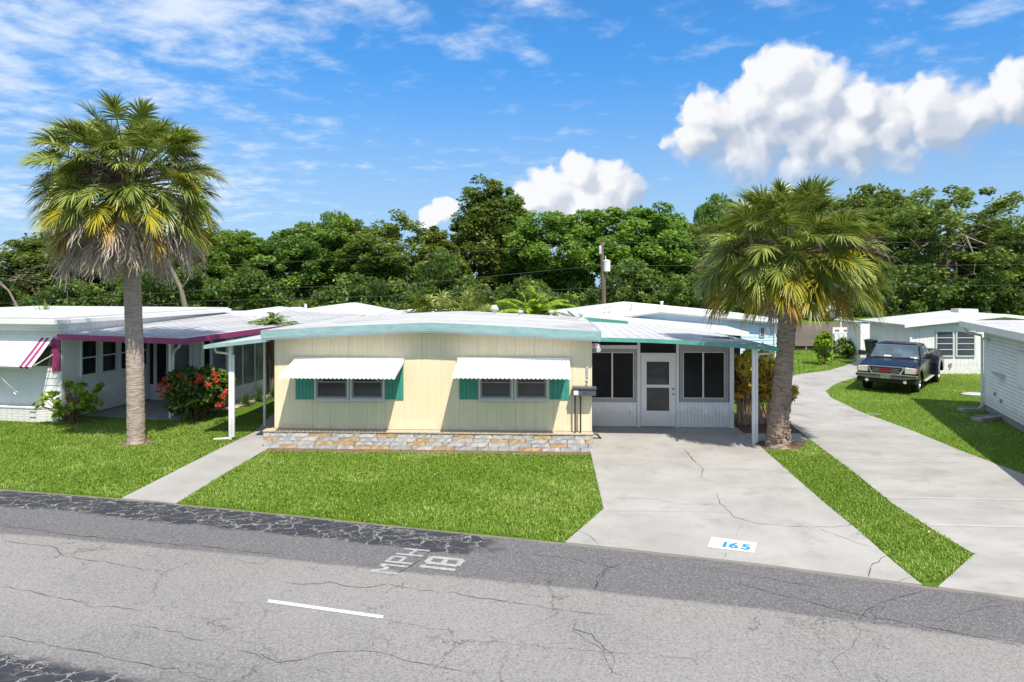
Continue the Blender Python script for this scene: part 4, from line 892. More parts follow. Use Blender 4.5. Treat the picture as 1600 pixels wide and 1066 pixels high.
# screened porch
PY, PX = 3.62, 2.98
mb = MB(); mb.box(.01, PX, PY+.02, PY+.06, .03, .50); mb.build('porch_wall', 'white', left)
mb = MB(); mb.box(.0, 3.3, .75, 14.0, -.04, .03); mb.build('patio', 'patio', left)
def pw_(px): return fb.on(px, 600, PY)[0]
edges = [pw_(p) for p in (226, 243, 263, 268, 302, 312, 331, 356)]; kinds = ['s', 's', None, 'd', None, 's', 'g']
for k in range(7):
    a, c_ = edges[k], edges[k+1]
    if kinds[k] is None:
        mb = MB(); mb.box(a, c_, PY-.03, PY+.05, .03, 2.35); mb.build('porch_stud', 'white', left)
    elif kinds[k] == 'd':
        dd = frame_box(a+.01, c_-.01, .05, 2.08, .12, PY-.035, PY+.01, 'door', 'white', left)
        mb = MB(); mb.box(a+.13, c_-.13, PY-.01, PY-.004, .45, 1.96); mb.build('pane', 'screengrey', dd); mb = MB(); mb.box(a+.13, c_-.13, PY-.02, PY-.0, .17, .449); mb.build('kick_panel', 'white', dd)
        mb = MB(); mb.box(a, c_, PY-.03, PY+.05, 2.09, 2.3); mb.build('door_head', 'white', left)
    else:
        w = frame_box(a+.01, c_-.01, .51, 2.25, .045, PY-.03, PY+.05, 'porch_window', 'white', left)
        mb = MB(); mb.box(a+.055, c_-.055, PY+.005, PY+.01, .555, 2.205); mb.build('screen', 'screen' if kinds[k] == 's' else 'screengrey', w)
mb = MB(); mb.box(PX-.04, PX, PY+.061, 12, .03, .46); mb.build('porch_side_wall', 'white', left)
mb = MB(); mb.box(PX-.04, PX, PY+.061, 12, 2.22, 2.45); mb.build('porch_side_header', 'white', left)
n = 11; st = (12-PY-.07)/n
for k in range(n):
    a = PY+.07+k*st
    w = MB(); w.box(PX-.05, PX+.02, a, a+.05, .461, 2.219).box(PX-.05, PX+.02, a+.05, a+st-.002, .461, .50).box(PX-.05, PX+.02, a+.05, a+st-.002, 2.18, 2.219); w = w.build('porch_window', 'white', left)
    mb = MB(); mb.box(PX-.02, PX-.012, a+.051, a+st-.003, .501, 2.179); mb.build('screen', 'screengrey', w)
mb = MB(); mb.box(.01, PX-.05, 8.0, 8.04, .03, 2.6); mb.build('porch_back_wall', 'greywall', left)

# ================================================================== homes farther back
def back_home(label, cat, x0, x1, y0, y1, zeave, zpeak, xpeak, wall, trim='white', ov=.3, rot=0, roofm='roofclean', fas=.16):
    f = Frame(x0, y0, rot); W = x1-x0; D = y1-y0; xp = xpeak-x0
    t = thing('mobile_home', (x0, y0, 0), R(rot), label, cat)
    zz = lambda x: zeave+(zpeak-zeave)*(x+ov)/(xp+ov) if x < xp else zeave+(zpeak-zeave)*(W+ov-x)/(W+ov-xp)
    mb = MB(); mb.prof([(0, .0), (W, .0), (W, zz(W)-.18), (xp, zz(xp)-.18), (0, zz(0)-.18)], 0, D); mb.build('wall', wall, t)
    xs_ = [-ov, xp, W+ov]
    mb = MB(); mb.prof([(x, zz(x)-.10) for x in xs_]+[(x, zz(x)) for x in reversed(xs_)], -ov, D+ov); ro = mb.build('roof', roofm, t)
    mb = MB(); mb.prof([(x, zz(x)-fas) for x in xs_]+[(x, zz(x)+.01) for x in reversed(xs_)], -ov-.03, -ov-.002); mb.build('fascia', trim, t)
    mb = MB(); mb.prof([(x, zz(x)-fas-.07) for x in xs_]+[(x, zz(x)-fas-.004) for x in reversed(xs_)], -ov+.02, -ov+.06); mb.build('fascia_trim', 'white', t)
    for k in range(1, 8):
        yy = D*k/8; mb = MB()
        for xa_, xb_ in ((-ov, xp), (xp, W+ov)): mb.hexa([(xa_, yy, zz(xa_)+.001), (xb_, yy, zz(xb_)+.001), (xb_, yy+.05, zz(xb_)+.001), (xa_, yy+.05, zz(xa_)+.001), (xa_, yy, zz(xa_)+.02), (xb_, yy, zz(xb_)+.02), (xb_, yy+.05, zz(xb_)+.02), (xa_, yy+.05, zz(xa_)+.02)])
        mb.build('roof_seam', 'white', ro)
    return t, f, zz, ro
def Zat(py, y): return HC-(py-YH)/F*y
def Xat(px, y): return (px-800)/F*y
# long low roofs seen over the left home
t, f, zz, ro = back_home('long low white roof seen behind the striped awning home', 'mobile home', -26.0, Xat(345, 30)-.2, 30, 37, Zat(497, 30), Zat(489.5, 34), -20, 'coolwhite')
gx = Xat(143, 29.4); mb = MB(); zg = Zat(487, 29.4); mb.prof([(gx-1.1, 2.65), (gx+1.1, 2.65), (gx, zg-.05)], 29.0, 31.0); o = mb.build('gable_front', 'greywall', t); o.location = (26.0, -30, 0)
mb = MB(); mb.prof([(gx-1.25, 2.64), (gx, zg-.10), (gx+1.25, 2.64), (gx+1.25, 2.70), (gx, zg), (gx-1.25, 2.70)], 28.9, 31.5); o = mb.build('gable_roof', 'roofclean', t); o.location = (26.0, -30, 0)
t, f, zz, ro = back_home('white flat roofed home glimpsed between yucca and grey gable', 'mobile home', Xat(352, 27.5), Xat(408, 27.5), 27.5, 33, Zat(494, 27.2), Zat(490, 27.2)+.05, Xat(400, 27.5), 'greywall')
# grey gable behind the yellow roof's left slope
t, f, zz, ro = back_home('grey walled home whose white gable peeks over the yellow home', 'mobile home', Xat(412, 31), Xat(562, 31), 31, 39, Zat(497, 30.7), Zat(481.5, 30.7), Xat(490, 31), 'greywall')
x_, z_ = 0.3, 2.0
t2, f2, zz2, ro2 = back_home('low white roof running right of the grey gable', 'mobile home', Xat(578, 34), Xat(735, 34), 34, 40, Zat(496, 33.7), Zat(485, 36), Xat(650, 34), 'greywall')
mb = MB(); vx = 1.0; mb.lathe([(.06, zz(vx)), (.06, zz(vx)+.35), (.08, zz(vx)+.37)], 8, vx+.6, 1.0); mb.build('vent_pipe', 'white', t)
# blue home to the right
bx0, bx1, bxp = Xat(893, 29), Xat(1214, 29), Xat(1030, 29)
blue, f, zz, ro = back_home('pale blue mobile home with broad white roof behind the porch', 'mobile home', bx0, bx1, 29, 38, Zat(500, 28.7), Zat(481.5, 28.7), bxp, 'bluewall')
lx = lambda px, y=29: Xat(px, y)-bx0
mb = MB(); mb.box(.02, lx(985), -.05, -.002, .3, Zat(497, 29)); mb.build('teal_panel', 'tealwall', blue)
nb2 = 14
for k in range(nb2):
    z0 = .25+k*.15; mb = MB(); mb.hexa([(lx(1130), -.022, z0), (lx(1214), -.022, z0), (lx(1214), -.002, z0), (lx(1130), -.002, z0), (lx(1130), -.006, z0+.145), (lx(1214), -.006, z0+.145), (lx(1214), -.002, z0+.145), (lx(1130), -.002, z0+.145)]); mb.build('siding_board', 'bluewall', blue)
w = frame_box(lx(1186.5), lx(1194.5), Zat(527, 29), Zat(511, 29), .03, -.06, -.023, 'window', 'alu', blue); mb = MB(); mb.box(lx(1186.5)+.03, lx(1194.5)-.03, -.045, -.04, Zat(527, 29)+.03, Zat(511, 29)-.03); mb.build('pane', 'screengrey', w)
mb = MB(); mb.tube([(lx(1213), -.3, Zat(503, 28.7)), (lx(1210), -.05, Zat(507, 29)), (lx(1209), -.05, .2)], .04, 8); mb.build('downspout', 'white', blue)
mb = MB(); mb.box(lx(1190), lx(1193), -.06, -.023, Zat(537, 29), Zat(534, 29)); mb.build('tap', 'greyframe', blue)
for px in (952, 960, 995, 1042):
    xx = lx(px); mb = MB(); mb.lathe([(.06, zz(xx)), (.06, zz(xx)+.22), (.085, zz(xx)+.23), (.085, zz(xx)+.28)], 8, xx, 1.0); mb.build('vent_pipe', 'white', blue)
# its own side porch
yA = 26.0; a0, a1 = Xat(900, yA)-bx0, Xat(1170, yA)-bx0; za0, za1 = Zat(495, yA), Zat(519, yA)
mb = MB(); mb.hexa([(a0, -3, za0-.1), (a1, -3, za1-.1), (a1, 1.0, za1-.02), (a0, 1.0, za0-.02), (a0, -3, za0), (a1, -3, za1), (a1, 1.0, za1+.08), (a0, 1.0, za0+.08)]); mb.build('porch_roof', 'roofclean', blue)
am = a0+(a1-a0)*.3; zm_ = za0+(za1-za0)*.3
mb = MB(); mb.hexa([(a0, -3.04, za0-.13), (am, -3.04, zm_-.13), (am, -3.003, zm_-.13), (a0, -3.003, za0-.13), (a0, -3.04, za0+.01), (am, -3.04, zm_+.01), (am, -3.003, zm_+.01), (a0, -3.003, za0+.01)]); mb.build('porch_fascia', 'tealtrim', blue)
mb = MB(); mb.hexa([(am, -3.04, zm_-.17), (a1, -3.04, za1-.17), (a1, -3.003, za1-.17), (am, -3.003, zm_-.17), (am, -3.04, zm_+.01), (a1, -3.04, za1+.01), (a1, -3.003, za1+.01), (am, -3.003, zm_+.01)]); mb.build('porch_fascia', 'white', blue)
a2_ = Xat(1158, 26.6)-bx0
mb = MB(); mb.box(a0+.3, a2_, -2.42, -2.36, .02, 1.0); mb.build('porch_wall', 'tealwall', blue)
n = 16
for k in range(n):
    xa, xb = a0+.3+(a2_-a0-.3)*k/n, a0+.3+(a2_-a0-.3)*(k+1)/n; zt = za0+(za1-za0)*((xa+xb)/2-a0)/(a1-a0)-.1
    w = frame_box(xa, xb-.004, 1.0, zt, .04, -2.44, -2.36, 'porch_window', 'white', blue); mb = MB(); mb.box(xa+.04, xb-.044, -2.41, -2.40, 1.04, zt-.04); mb.build('screen', 'screen', w)
mb = MB(); mb.box(a2_+.001, a2_+.05, -2.42, -.05, .02, 1.0); mb.build('porch_wall', 'bluewall', blue)

# ------------------------------------------------------------------ white home with louvred windows behind the truck
fc = Frame(17.66, 30.2, 0)
white2 = thing('mobile_home', (*fc.o, 0), 0, 'white home with two louvred windows behind the dark truck', 'mobile home')
cx = lambda px, d=0: fc.on(px, 520, d)[0]; cz = lambda py, d=0: fc.on(1480, py, d)[1]
xpk = cx(1561); xl_, xr_ = cx(1407), cx(1720); ze, zp = cz(507.5, -.3), cz(491, -.3)
zz3 = lambda x: ze+(zp-ze)*(x-xl_)/(xpk-xl_) if x < xpk else zp+(ze-zp)*(x-xpk)/(xr_-xpk)
mb = MB(); mb.prof([(0, .0), (xr_-.4, .0), (xr_-.4, zz3(xr_-.4)-.1), (xpk, zp-.1), (0, zz3(0)-.1)], .03, 3.5); mb.build('wall_core', 'white', white2)
nv = 44; vw = (xr_-.4)/nv
for k in range(nv):
    xa, xb = k*vw+.004, (k+1)*vw-.004; mb = MB(); mb.hexa([(xa, 0, .30), (xb, 0, .30), (xb, .028, .30), (xa, .028, .30), (xa, 0, zz3(xa)-.11), (xb, 0, zz3(xb)-.11), (xb, .028, zz3(xb)-.11), (xa, .028, zz3(xa)-.11)]); mb.build('siding_board', 'white', white2)
mb = MB(); mb.box(-.02, xr_-.4, -.03, .028, .0, .295); mb.build('foundation', 'brickwhite', white2)
mb = MB(); mb.box(0, xr_-.4, -.03, -.002, cz(512.5), cz(509.5)); mb.build('gable_trim', 'white', white2)
mb = MB(); mb.prof([(xl_, ze-.06), (xpk, zp-.06), (xr_, ze-.06), (xr_, ze), (xpk, zp), (xl_, ze)], -.30, 3.6); ro = mb.build('roof', 'roofclean', white2)
mb = MB(); mb.prof([(xl_, ze-.13), (xpk, zp-.13), (xr_, ze-.13), (xr_, ze+.01), (xpk, zp+.01), (xl_, ze+.01)], -.335, -.303); mb.build('fascia', 'white', white2)
mb = MB(); mb.box(xpk-.35, xpk+.6, 2.2, 2.8, zp-.05, zp+.12); mb.build('roof_hatch', 'alu', white2, bevel=.03)
for (a, c_) in ((1461, 1489.5), (1492.5, 1523)):
    x0, x1, z0, z1 = cx(a), cx(c_), cz(557.5), cz(516.5); w = frame_box(x0, x1, z0, z1, .06, -.06, -.002, 'window', 'alu', white2); hh = (z1-z0-.12)/4
    for k in range(4):
        q0 = z0+.06+k*hh; mb = MB(); mb.hexa([(x0+.06, -.05, q0+.02), (x1-.06, -.05, q0+.02), (x1-.06, -.04, q0+.02), (x0+.06, -.04, q0+.02), (x0+.06, -.02, q0+hh-.02), (x1-.06, -.02, q0+hh-.02), (x1-.06, -.01, q0+hh-.02), (x0+.06, -.01, q0+hh-.02)]); mb.build('louvre_pane', 'blind', w)
        if k: mb = MB(); mb.box(x0+.06, x1-.06, -.055, -.03, q0-.018, q0+.018); mb.build('louvre_rail', 'alu', w)
mb = MB(); mb.box(-.10, .0, -.06, .02, .02, 2.15); mb.build('corner_post', 'white', white2, bevel=.01)
mb = MB(); mb.lathe([(.03, .30), (.03, .48), (.05, .5)], 8, cx(1484), -.08); mb.build('tap', 'greyframe', white2)
# attached store with passage
s0x, s1x = fc.on(1344.5, 540, 4.8)[0], fc.on(1400, 540, 4.8)[0]
nv = 12; vw = (s1x-s0x)/nv
for k in range(nv):
    mb = MB(); mb.box(s0x+k*vw+.004, s0x+(k+1)*vw-.004, 4.8, 4.82, .04, 1.98); mb.build('store_board', 'coolwhite', white2)
mb = MB(); mb.box(s0x, s1x, 4.822, 6.2, .0, 1.98); mb.build('store_wall', 'coolwhite', white2)
mb = MB(); mb.box(s1x+.002, .3, 6.1, 6.2, 0, 1.98); mb.build('passage_back', 'polewood', white2)  # dark colour stands in for the shade inside the passage
mb = MB(); mb.hexa([(s0x-.6, 4.4, 1.985), (xl_+.2, 3.0, ze-.17), (xl_+.2, 6.4, ze-.17), (s0x-.6, 6.4, 1.985), (s0x-.6, 4.4, 2.05), (xl_+.2, 3.0, ze-.09), (xl_+.2, 6.4, ze-.09), (s0x-.6, 6.4, 2.05)]); mb.build('store_roof', 'roofclean', white2)
mb = MB(); mb.box(s1x-.35, s1x-.2, 4.76, 4.798, 1.60, 1.72); mb.build('wall_lamp', 'black', white2)

# ------------------------------------------------------------------ near right home: pale lap siding
fd = Frame(15.04, 21.7, -110)
near = thing('mobile_home', (*fd.o, 0), fd.a, 'white home with narrow lap siding at the right edge, nearest the street', 'mobile home')
LW = 13.0; nb3 = 24; z0b, z1b = .20, 2.72; bh = (z1b-z0b)/nb3
for k in range(nb3):
    z0 = z0b+k*bh; mb = MB(); mb.hexa([(.06, -.034, z0+.016), (LW, -.034, z0+.016), (LW, .0, z0+.016), (.06, .0, z0+.016), (.06, -.018, z0+bh), (LW, -.018, z0+bh), (LW, .0, z0+bh), (.06, .0, z0+bh)]); mb.build('siding_board', 'coolwhite', near)
mb = MB(); mb.box(.04, LW, .001, 7.0, .18, 2.72); mb.build('wall_core', 'greyframe', near)
for k in range(32):
    mb = MB(); mb.box(.06+k*.405, .06+k*.405+.398, -.005, .03, .0, .185); mb.build('foundation_block', 'block', near, bevel=.008)
mb = MB(); mb.box(-.02, .055, -.03, .05, .19, 2.72); mb.build('corner_post', 'white', near)
# low roof with deep white eave
mb = MB(); mb.hexa([(-.45, -.55, 2.72), (LW, -.55, 2.72), (LW, 7.2, 2.86), (-.45, 7.2, 2.86), (-.45, -.55, 2.80), (LW, -.55, 2.80), (LW, 7.2, 3.0), (-.45, 7.2, 3.0)]); mb.build('roof', 'roof', near)
mb = MB(); mb.box(-.48, LW, -.60, -.552, 2.62, 2.82); mb.build('gutter', 'white', near, bevel=.01)
mb = MB(); mb.hexa([(-.50, -.55, 2.62), (-.452, -.55, 2.62), (-.452, 7.2, 2.80), (-.50, 7.2, 2.80), (-.50, -.55, 2.82), (-.452, -.55, 2.82), (-.452, 7.2, 3.02), (-.50, 7.2, 3.02)]); mb.build('fascia', 'white', near)
mb = MB(); mb.tube([(-.05, -.57, 2.62), (-.05, -.5, 2.48), (-.04, -.10, 2.38), (-.03, -.08, 2.25), (-.03, -.08, .12), (-.05, -.2, .04), (-.12, -.42, .03)], .04, 8); mb.build('downspout', 'whitemetal', near)
q = fd.on(1565, 586, -.03); mb = MB(); mb.box(q[0]-.28, q[0]+.28, -.15, -.023, q[1]-.05, q[1]+.05); mb.tube([(q[0]-.25, -.15, q[1]+.03), (q[0]-.25, -.22, q[1]+.06), (q[0]+.2, -.22, q[1]-.02)], .02, 6); mb.build('meter_bracket', 'alu', near, bevel=.01)
for (px, py) in ((1555, 616), (1564.5, 627)):
    q = fd.on(px, py, -.03); mb = MB(); mb.box(q[0]-.06, q[0]+.06, -.06, -.023, q[1]-.05, q[1]+.05); mb.build('outlet', 'greyframe', near)
q = fd.on(1542, 529, -.03); mb = MB(); mb.box(q[0]-.05, q[0]+.35, -.12, -.023, q[1]-.06, q[1]+.03); mb.build('wall_lamp', 'alu', near)
q0 = fd.on(1591, 560, -.04)[0]; mb = MB(); mb.box(q0, q0+1.25, -.06, -.036, 1.2, 2.2); w = mb.build('window', 'white', near); mb = MB(); mb.box(q0+.08, q0+1.17, -.066, -.061, 1.28, 2.12); mb.build('window_shade', 'coolwhite', w)
# splash pads in its lawn
for (a, c_, lab) in (((1500, 643), (1533, 643), 'thin concrete splash block lying on grass below the downspout'), ((1525, 659), (1565, 654), 'thick concrete splash block lying on grass beside the block footing')):
    p, q = Vector(G(*a)), Vector(G(*c_)); mid = (p+q)/2; ang = atan2(q.y-p.y, q.x-p.x); L = (q-p).length
    mb = MB(); mb.box(-L/2, L/2, -.16, .16, 0.0, .09).box(-L/2, L/2, -.16, -.12, .0905, .12).box(-L/2, L/2, .12, .16, .0905, .12)
    o = mb.build('splash_block', 'concrete2', bevel=.01); o.location = (*mid, 0); o.rotation_euler = (0, 0, ang); tag(o, lab, 'splash block')
p = G(1520, 618); mb = MB(); mb.lathe([(.32, 0.0), (.34, .05), (.26, .09), (.1, .10)], 9); o = mb.build('flat_stone', 'joint'); o.location = (*p, .0); o.scale = (1.2, .8, 1); tag(o, 'flat white stone lying on the grass behind the splash blocks', 'stone')

# ------------------------------------------------------------------ plank fence at the back
FX0, FX1 = 3.0, 34.0
fence = thing('plank_fence', (FX0, 40.5, 0), 0, 'weathered brown plank fence across the back of the lots', 'fence')
pm = MB(); pm.box(0, .143, -.01, .01, .28, 1.64); pme = pm.mesh('plank', 'fence')
for k in range(int((FX1-FX0)/.15)):
    o = link('plank', pme, fence); o.location = (k*.15, rnd.uniform(-.006, .006), rnd.uniform(-.02, .015)); 
for k in range(14):
    mb = MB(); mb.box(k*2.4, k*2.4+.1, .02, .12, 0, 1.6); mb.build('post', 'fence', fence)
for zz_ in (.45, 1.35):
    mb = MB(); mb.box(0, FX1-FX0, .0105, .05, zz_, zz_+.09); mb.build('rail', 'fence', fence)
mb = MB(); mb.box(0, FX1-FX0, .055, .075, .0, .27); mb.build('gap_shade_strip', 'darkplastic', fence)  # dark strip whose colour stands in for the shaded gap below the planks
# cluster of boxes with header sign
yM = 38.2
mc = thing('mailbox_cluster', (Xat(1315, yM), yM, 0), 0, 'white bank of letter boxes under a header board near the fence', 'letter boxes')
sx = lambda px: Xat(px, yM)-Xat(1315, yM)
mb = MB(); mb.box(sx(1300.5), sx(1329), -.05, -.01, Zat(521, yM), Zat(511.5, yM)); hb = mb.build('header_board', 'white', mc)
lm = MB()
for x0_, n_ in ((1304, 3), (1318, 3), (1325, 2)):
    for k in range(n_): lm.box(sx(x0_+k*2.4), sx(x0_+k*2.4+1.7), -.056, -.0505, Zat(518.3, yM), Zat(515.2, yM))
lm.build('lettering', 'darkplastic', hb)
mb = MB(); mb.box(sx(1299), sx(1330), -.06, .06, Zat(522, yM), Zat(521, yM)); mb.build('shelf', 'greyframe', mc)
for k in range(4):
    x0_ = 1300.8+k*7.3; mb = MB(); mb.box(sx(x0_), sx(x0_+6), -.25, .15, Zat(532.3, yM), Zat(522.4, yM)); bx = mb.build('letter_box', 'white', mc, bevel=.015)
for px in (1299, 1306, 1313, 1317, 1324.5, 1329):
    mb = MB(); mb.box(sx(px)-.035, sx(px)+.035, .151, .22, 0, Zat(521.5, yM)); mb.build('leg', 'polewood', mc)
mb = MB(); mb.lathe([(.05, 0), (.05, Zat(482, 38.9)), (.03, Zat(480.5, 38.9))], 8); o = mb.build('white_pole', 'white'); o.location = (Xat(1313.5, 38.9), 38.9, 0); tag(o, 'slim white pole rising behind the bank of letter boxes', 'pole')

# white pickup parked on the bank, seen over the fence
yV = 47.2; veh = thing('parked_van', (Xat(1280, yV), yV, 1.46), 0, 'white vehicle parked beyond the fence, partly hidden by palm fronds', 'vehicle')
vx = lambda px: Xat(px, yV)-Xat(1280, yV)
mb = MB(); mb.prof([(vx(1262), .35), (vx(1297), .35), (vx(1297), .95), (vx(1285), 1.0), (vx(1279), 1.02), (vx(1272), 1.05), (vx(1262), 1.0)], -.9, .9); mb.build('body', 'white', veh, bevel=.05)
mb = MB(); mb.prof([(vx(1273), 1.03), (vx(1296), 1.0), (vx(1295), 1.5), (vx(1280), 1.55)], -.8, .8); mb.build('cab', 'white', veh, bevel=.04)
mb = MB(); mb.prof([(vx(1277), 1.1), (vx(1294), 1.1), (vx(1293), 1.42), (vx(1281), 1.45)], -.83, -.81); mb.build('side_window', 'carglass', veh)
for px in (1268, 1291):
    mb = MB(); mb.lathe([(.36, -.95), (.38, -.9), (.38, -.72), (.36, -.68)], 18, vx(px), .38, 'y'); w = mb.build('wheel', 'tire', veh); mb = MB(); mb.lathe([(.2, -.97), (.22, -.955)], 14, vx(px), .38, 'y'); mb.build('rim', 'chrome', w)

# ------------------------------------------------------------------ wheelie bin
gb = thing('wheelie_bin', (*fc.w(fc.on(1368, 560, 3.2)[0], 3.2), 0.03), 0, 'dark green wheelie bin standing against the white store behind the truck', 'bin')
mb = MB(); mb.hexa([(-.27, -.30, .1), (.27, -.30, .1), (.27, .30, .1), (-.27, .30, .1), (-.36, -.40, 1.12), (.36, -.40, 1.12), (.36, .40, 1.12), (-.36, .40, 1.12)]); mb.build('body', 'bin', gb, bevel=.04)
mb = MB(); mb.prof([(-.38, 1.125), (.38, 1.125), (.36, 1.19), (.2, 1.23), (-.2, 1.23), (-.36, 1.19)], -.42, .42); mb.build('lid', 'bin', gb, bevel=.02)
for s_ in (-1, 1):
    mb = MB(); mb.lathe([(.13, s_*.28-.03), (.13, s_*.28+.03)], 14, 0, .131, 'z') if False else mb.box(s_*.3-.03, s_*.3+.03, .2, .42, .0, .2); mb.build('wheel', 'tire', gb, bevel=.05)

# ------------------------------------------------------------------ dark dual-wheel pickup
TR = Vector((.629, .777)); fr_c = Vector((14.3, 25.75)); nose = fr_c-TR*0.95
truck = thing('pickup_truck', (nose.x, nose.y, 0.0), atan2(TR.y, TR.x), 'dark blue-black pickup truck with wide rear fenders parked on the grass', 'pickup truck')
def arcpts(cx_, r_, z0, a0, a1, n=9): return [(cx_+r_*cos(a0+(a1-a0)*k/n), z0+r_*sin(a0+(a1-a0)*k/n)) for k in range(n+1)]
WX0, WX1, WR, WZ = 0.95, 4.42, .39, .39
# body of side outlines at several lateral stations gives rounded shoulders
def body_section(out):
    return out
low = [(.06, .52)]+[(WX0-.47, .44)]+arcpts(WX0, .47, WZ+.05, pi, 0, 10)+[(WX0+.47, .40), (WX1-.47, .40)]+arcpts(WX1, .47, WZ+.05, pi, 0, 10)+[(WX1+.47, .46), (5.75, .52)]
top = [(5.78, .75), (5.78, 1.22), (3.42, 1.22), (3.30, 1.16), (1.50, 1.16), (1.42, 1.135), (.75, 1.09), (.20, 1.00), (.08, .94), (.02, .80), (.02, .60)]
stations = [(-.98, -.0, 0.0), (-1.0, 0.02, .0), (-.93, .0, .0)]
bm = bmesh.new()
poly = low+top
def loop(y, inset_top, shrink=0.0):
    vs = []
    for (x, z) in poly:
        zz_ = z; xx = x
        if z > 0.9: zz_ = z+inset_top
        if x < .3: xx = x+shrink
        vs.append(bm.verts.new((xx, y, zz_)))
    return vs
L_ = [loop(-.95, -.05, .13), loop(-1.0, -.10, .16), loop(-.90, -.0, .05), loop(-.45, .025, .0), loop(.45, .025, .0), loop(.90, -.0, .05), loop(1.0, -.10, .16)]
L_ = L_[1:]
for A, B in zip(L_[:-1], L_[1:]):
    n_ = len(A)
    for k in range(n_): bm.faces.new((A[k], A[(k+1) % n_], B[(k+1) % n_], B[k]))
bm.faces.new(list(reversed(L_[0]))); bm.faces.new(L_[-1])
bmesh.ops.triangulate(bm, faces=[f_ for f_ in bm.faces if len(f_.verts) > 4]); bmesh.ops.recalc_face_normals(bm, faces=bm.faces)
me = bpy.data.meshes.new('body'); bm.to_mesh(me); bm.free(); me.materials.append(MT['carpaint'])
body = link('body', me, truck); bv = body.modifiers.new('b', 'BEVEL'); bv.width = .05; bv.segments = 3; bv.limit_method = 'ANGLE'; bv.angle_limit = .6
# open bed
mb = MB(); mb.box(3.52, 5.70, -.80, .80, 1.10, 1.2385+.012); mb.build('bed_cover', 'darkplastic', truck)
mb = MB(); mb.box(3.46, 5.74, -.97, -.82, 1.135, 1.262).box(3.46, 5.74, .82, .97, 1.135, 1.262).box(5.66, 5.76, -.815, .815, 1.2, 1.262); mb.build('bed_rail', 'carpaint', truck, bevel=.02)
# cab
def hex_cab(x0, x1, x2, x3, z0, z1, w0, w1, name, m, parent, bev=.04):
    mb = MB(); mb.hexa([(x0, -w0, z0), (x3, -w0, z0), (x3, w0, z0), (x0, w0, z0), (x1, -w1, z1), (x2, -w1, z1), (x2, w1, z1), (x1, w1, z1)]); return mb.build(name, m, parent, bevel=bev)
hex_cab(1.46, 2.16, 3.26, 3.42, 1.12, 1.66, .93, .76, 'cab', 'carpaint', truck, .07)
mb = MB(); mb.hexa([(2.16, -.70, 1.662), (3.2, -.70, 1.662), (3.2, .70, 1.662), (2.16, .70, 1.662), (2.32, -.58, 1.69), (3.05, -.58, 1.69), (3.05, .58, 1.69), (2.32, .58, 1.69)]); mb.build('roof_panel', 'carpaint', truck, bevel=.02)
def lerp(a, b, t): return tuple(a[i]+(b[i]-a[i])*t for i in range(3))
def inset_quad(c, s0, s1, t0, t1, off):           # on bilinear patch c = bl, br, tr, tl
    def pt(u, v): return lerp(lerp(c[0], c[1], u), lerp(c[3], c[2], u), v)
    q = [Vector(pt(s0, t0)), Vector(pt(s1, t0)), Vector(pt(s1, t1)), Vector(pt(s0, t1))]
    n_ = (q[1]-q[0]).cross(q[3]-q[0]).normalized()*off
    return q, n_
def glassq(c, s0, s1, t0, t1, off, name, m, th=.01):
    q, n_ = inset_quad(c, s0, s1, t0, t1, off); n2 = n_.normalized()*th; mb = MB(); mb.hexa([q[0]+n_, q[1]+n_, q[1]+n_+n2, q[0]+n_+n2, q[3]+n_, q[2]+n_, q[2]+n_+n2, q[3]+n_+n2]); return mb.build(name, m, truck)
# front face looks towards -x ; order so the normal points out
wsc = [(1.46, .93, 1.12), (1.46, -.93, 1.12), (2.16, -.76, 1.66), (2.16, .76, 1.66)]
ws = glassq(wsc, .045, .955, .09, .90, .004, 'windshield', 'carglass')
sd = [(1.46, -.93, 1.12), (3.42, -.93, 1.12), (3.26, -.76, 1.66), (2.16, -.76, 1.66)]
glassq(sd, .26, .62, .16, .86, .004, 'side_window', 'carglass'); glassq(sd, .66, .93, .16, .86, .004, 'side_window', 'carglass')
sd2 = [(3.42, .93, 1.12), (1.46, .93, 1.12), (2.16, .76, 1.66), (3.26, .76, 1.66)]
glassq(sd2, .38, .74, .16, .86, .004, 'side_window', 'carglass'); glassq(sd2, .07, .34, .16, .86, .004, 'side_window', 'carglass')
glassq(wsc, .0, 1.0, .905, .93, .006, 'windshield_trim', 'chrome', .012); glassq(sd, .955, .985, .1, .98, .006, 'pillar_trim', 'alu', .006)
for (s0, s1) in ((.12, .46), (.52, .86)):
    q, n_ = inset_quad(wsc, s0, s1, .09, .13, .02); mb = MB(); mb.tube([q[0]+n_, q[1]+n_*1.2+Vector((0.02, 0, .02))], .012, 5); mb.build('wiper', 'black', truck)
for (s0, s1, t0, t1, m_) in ((.30, .44, .10, .24, 'alu'), (.80, .92, .10, .20, 'alu')): glassq(wsc, s0, s1, t0, t1, .0142, 'dashboard_paper', m_, .002)
for k in (-.16, 0, .16):
    mb = MB(); mb.box(2.36, 2.46, k-.05, k+.05, 1.691, 1.71); mb.build('roof_marker_light', 'red', truck, bevel=.008)
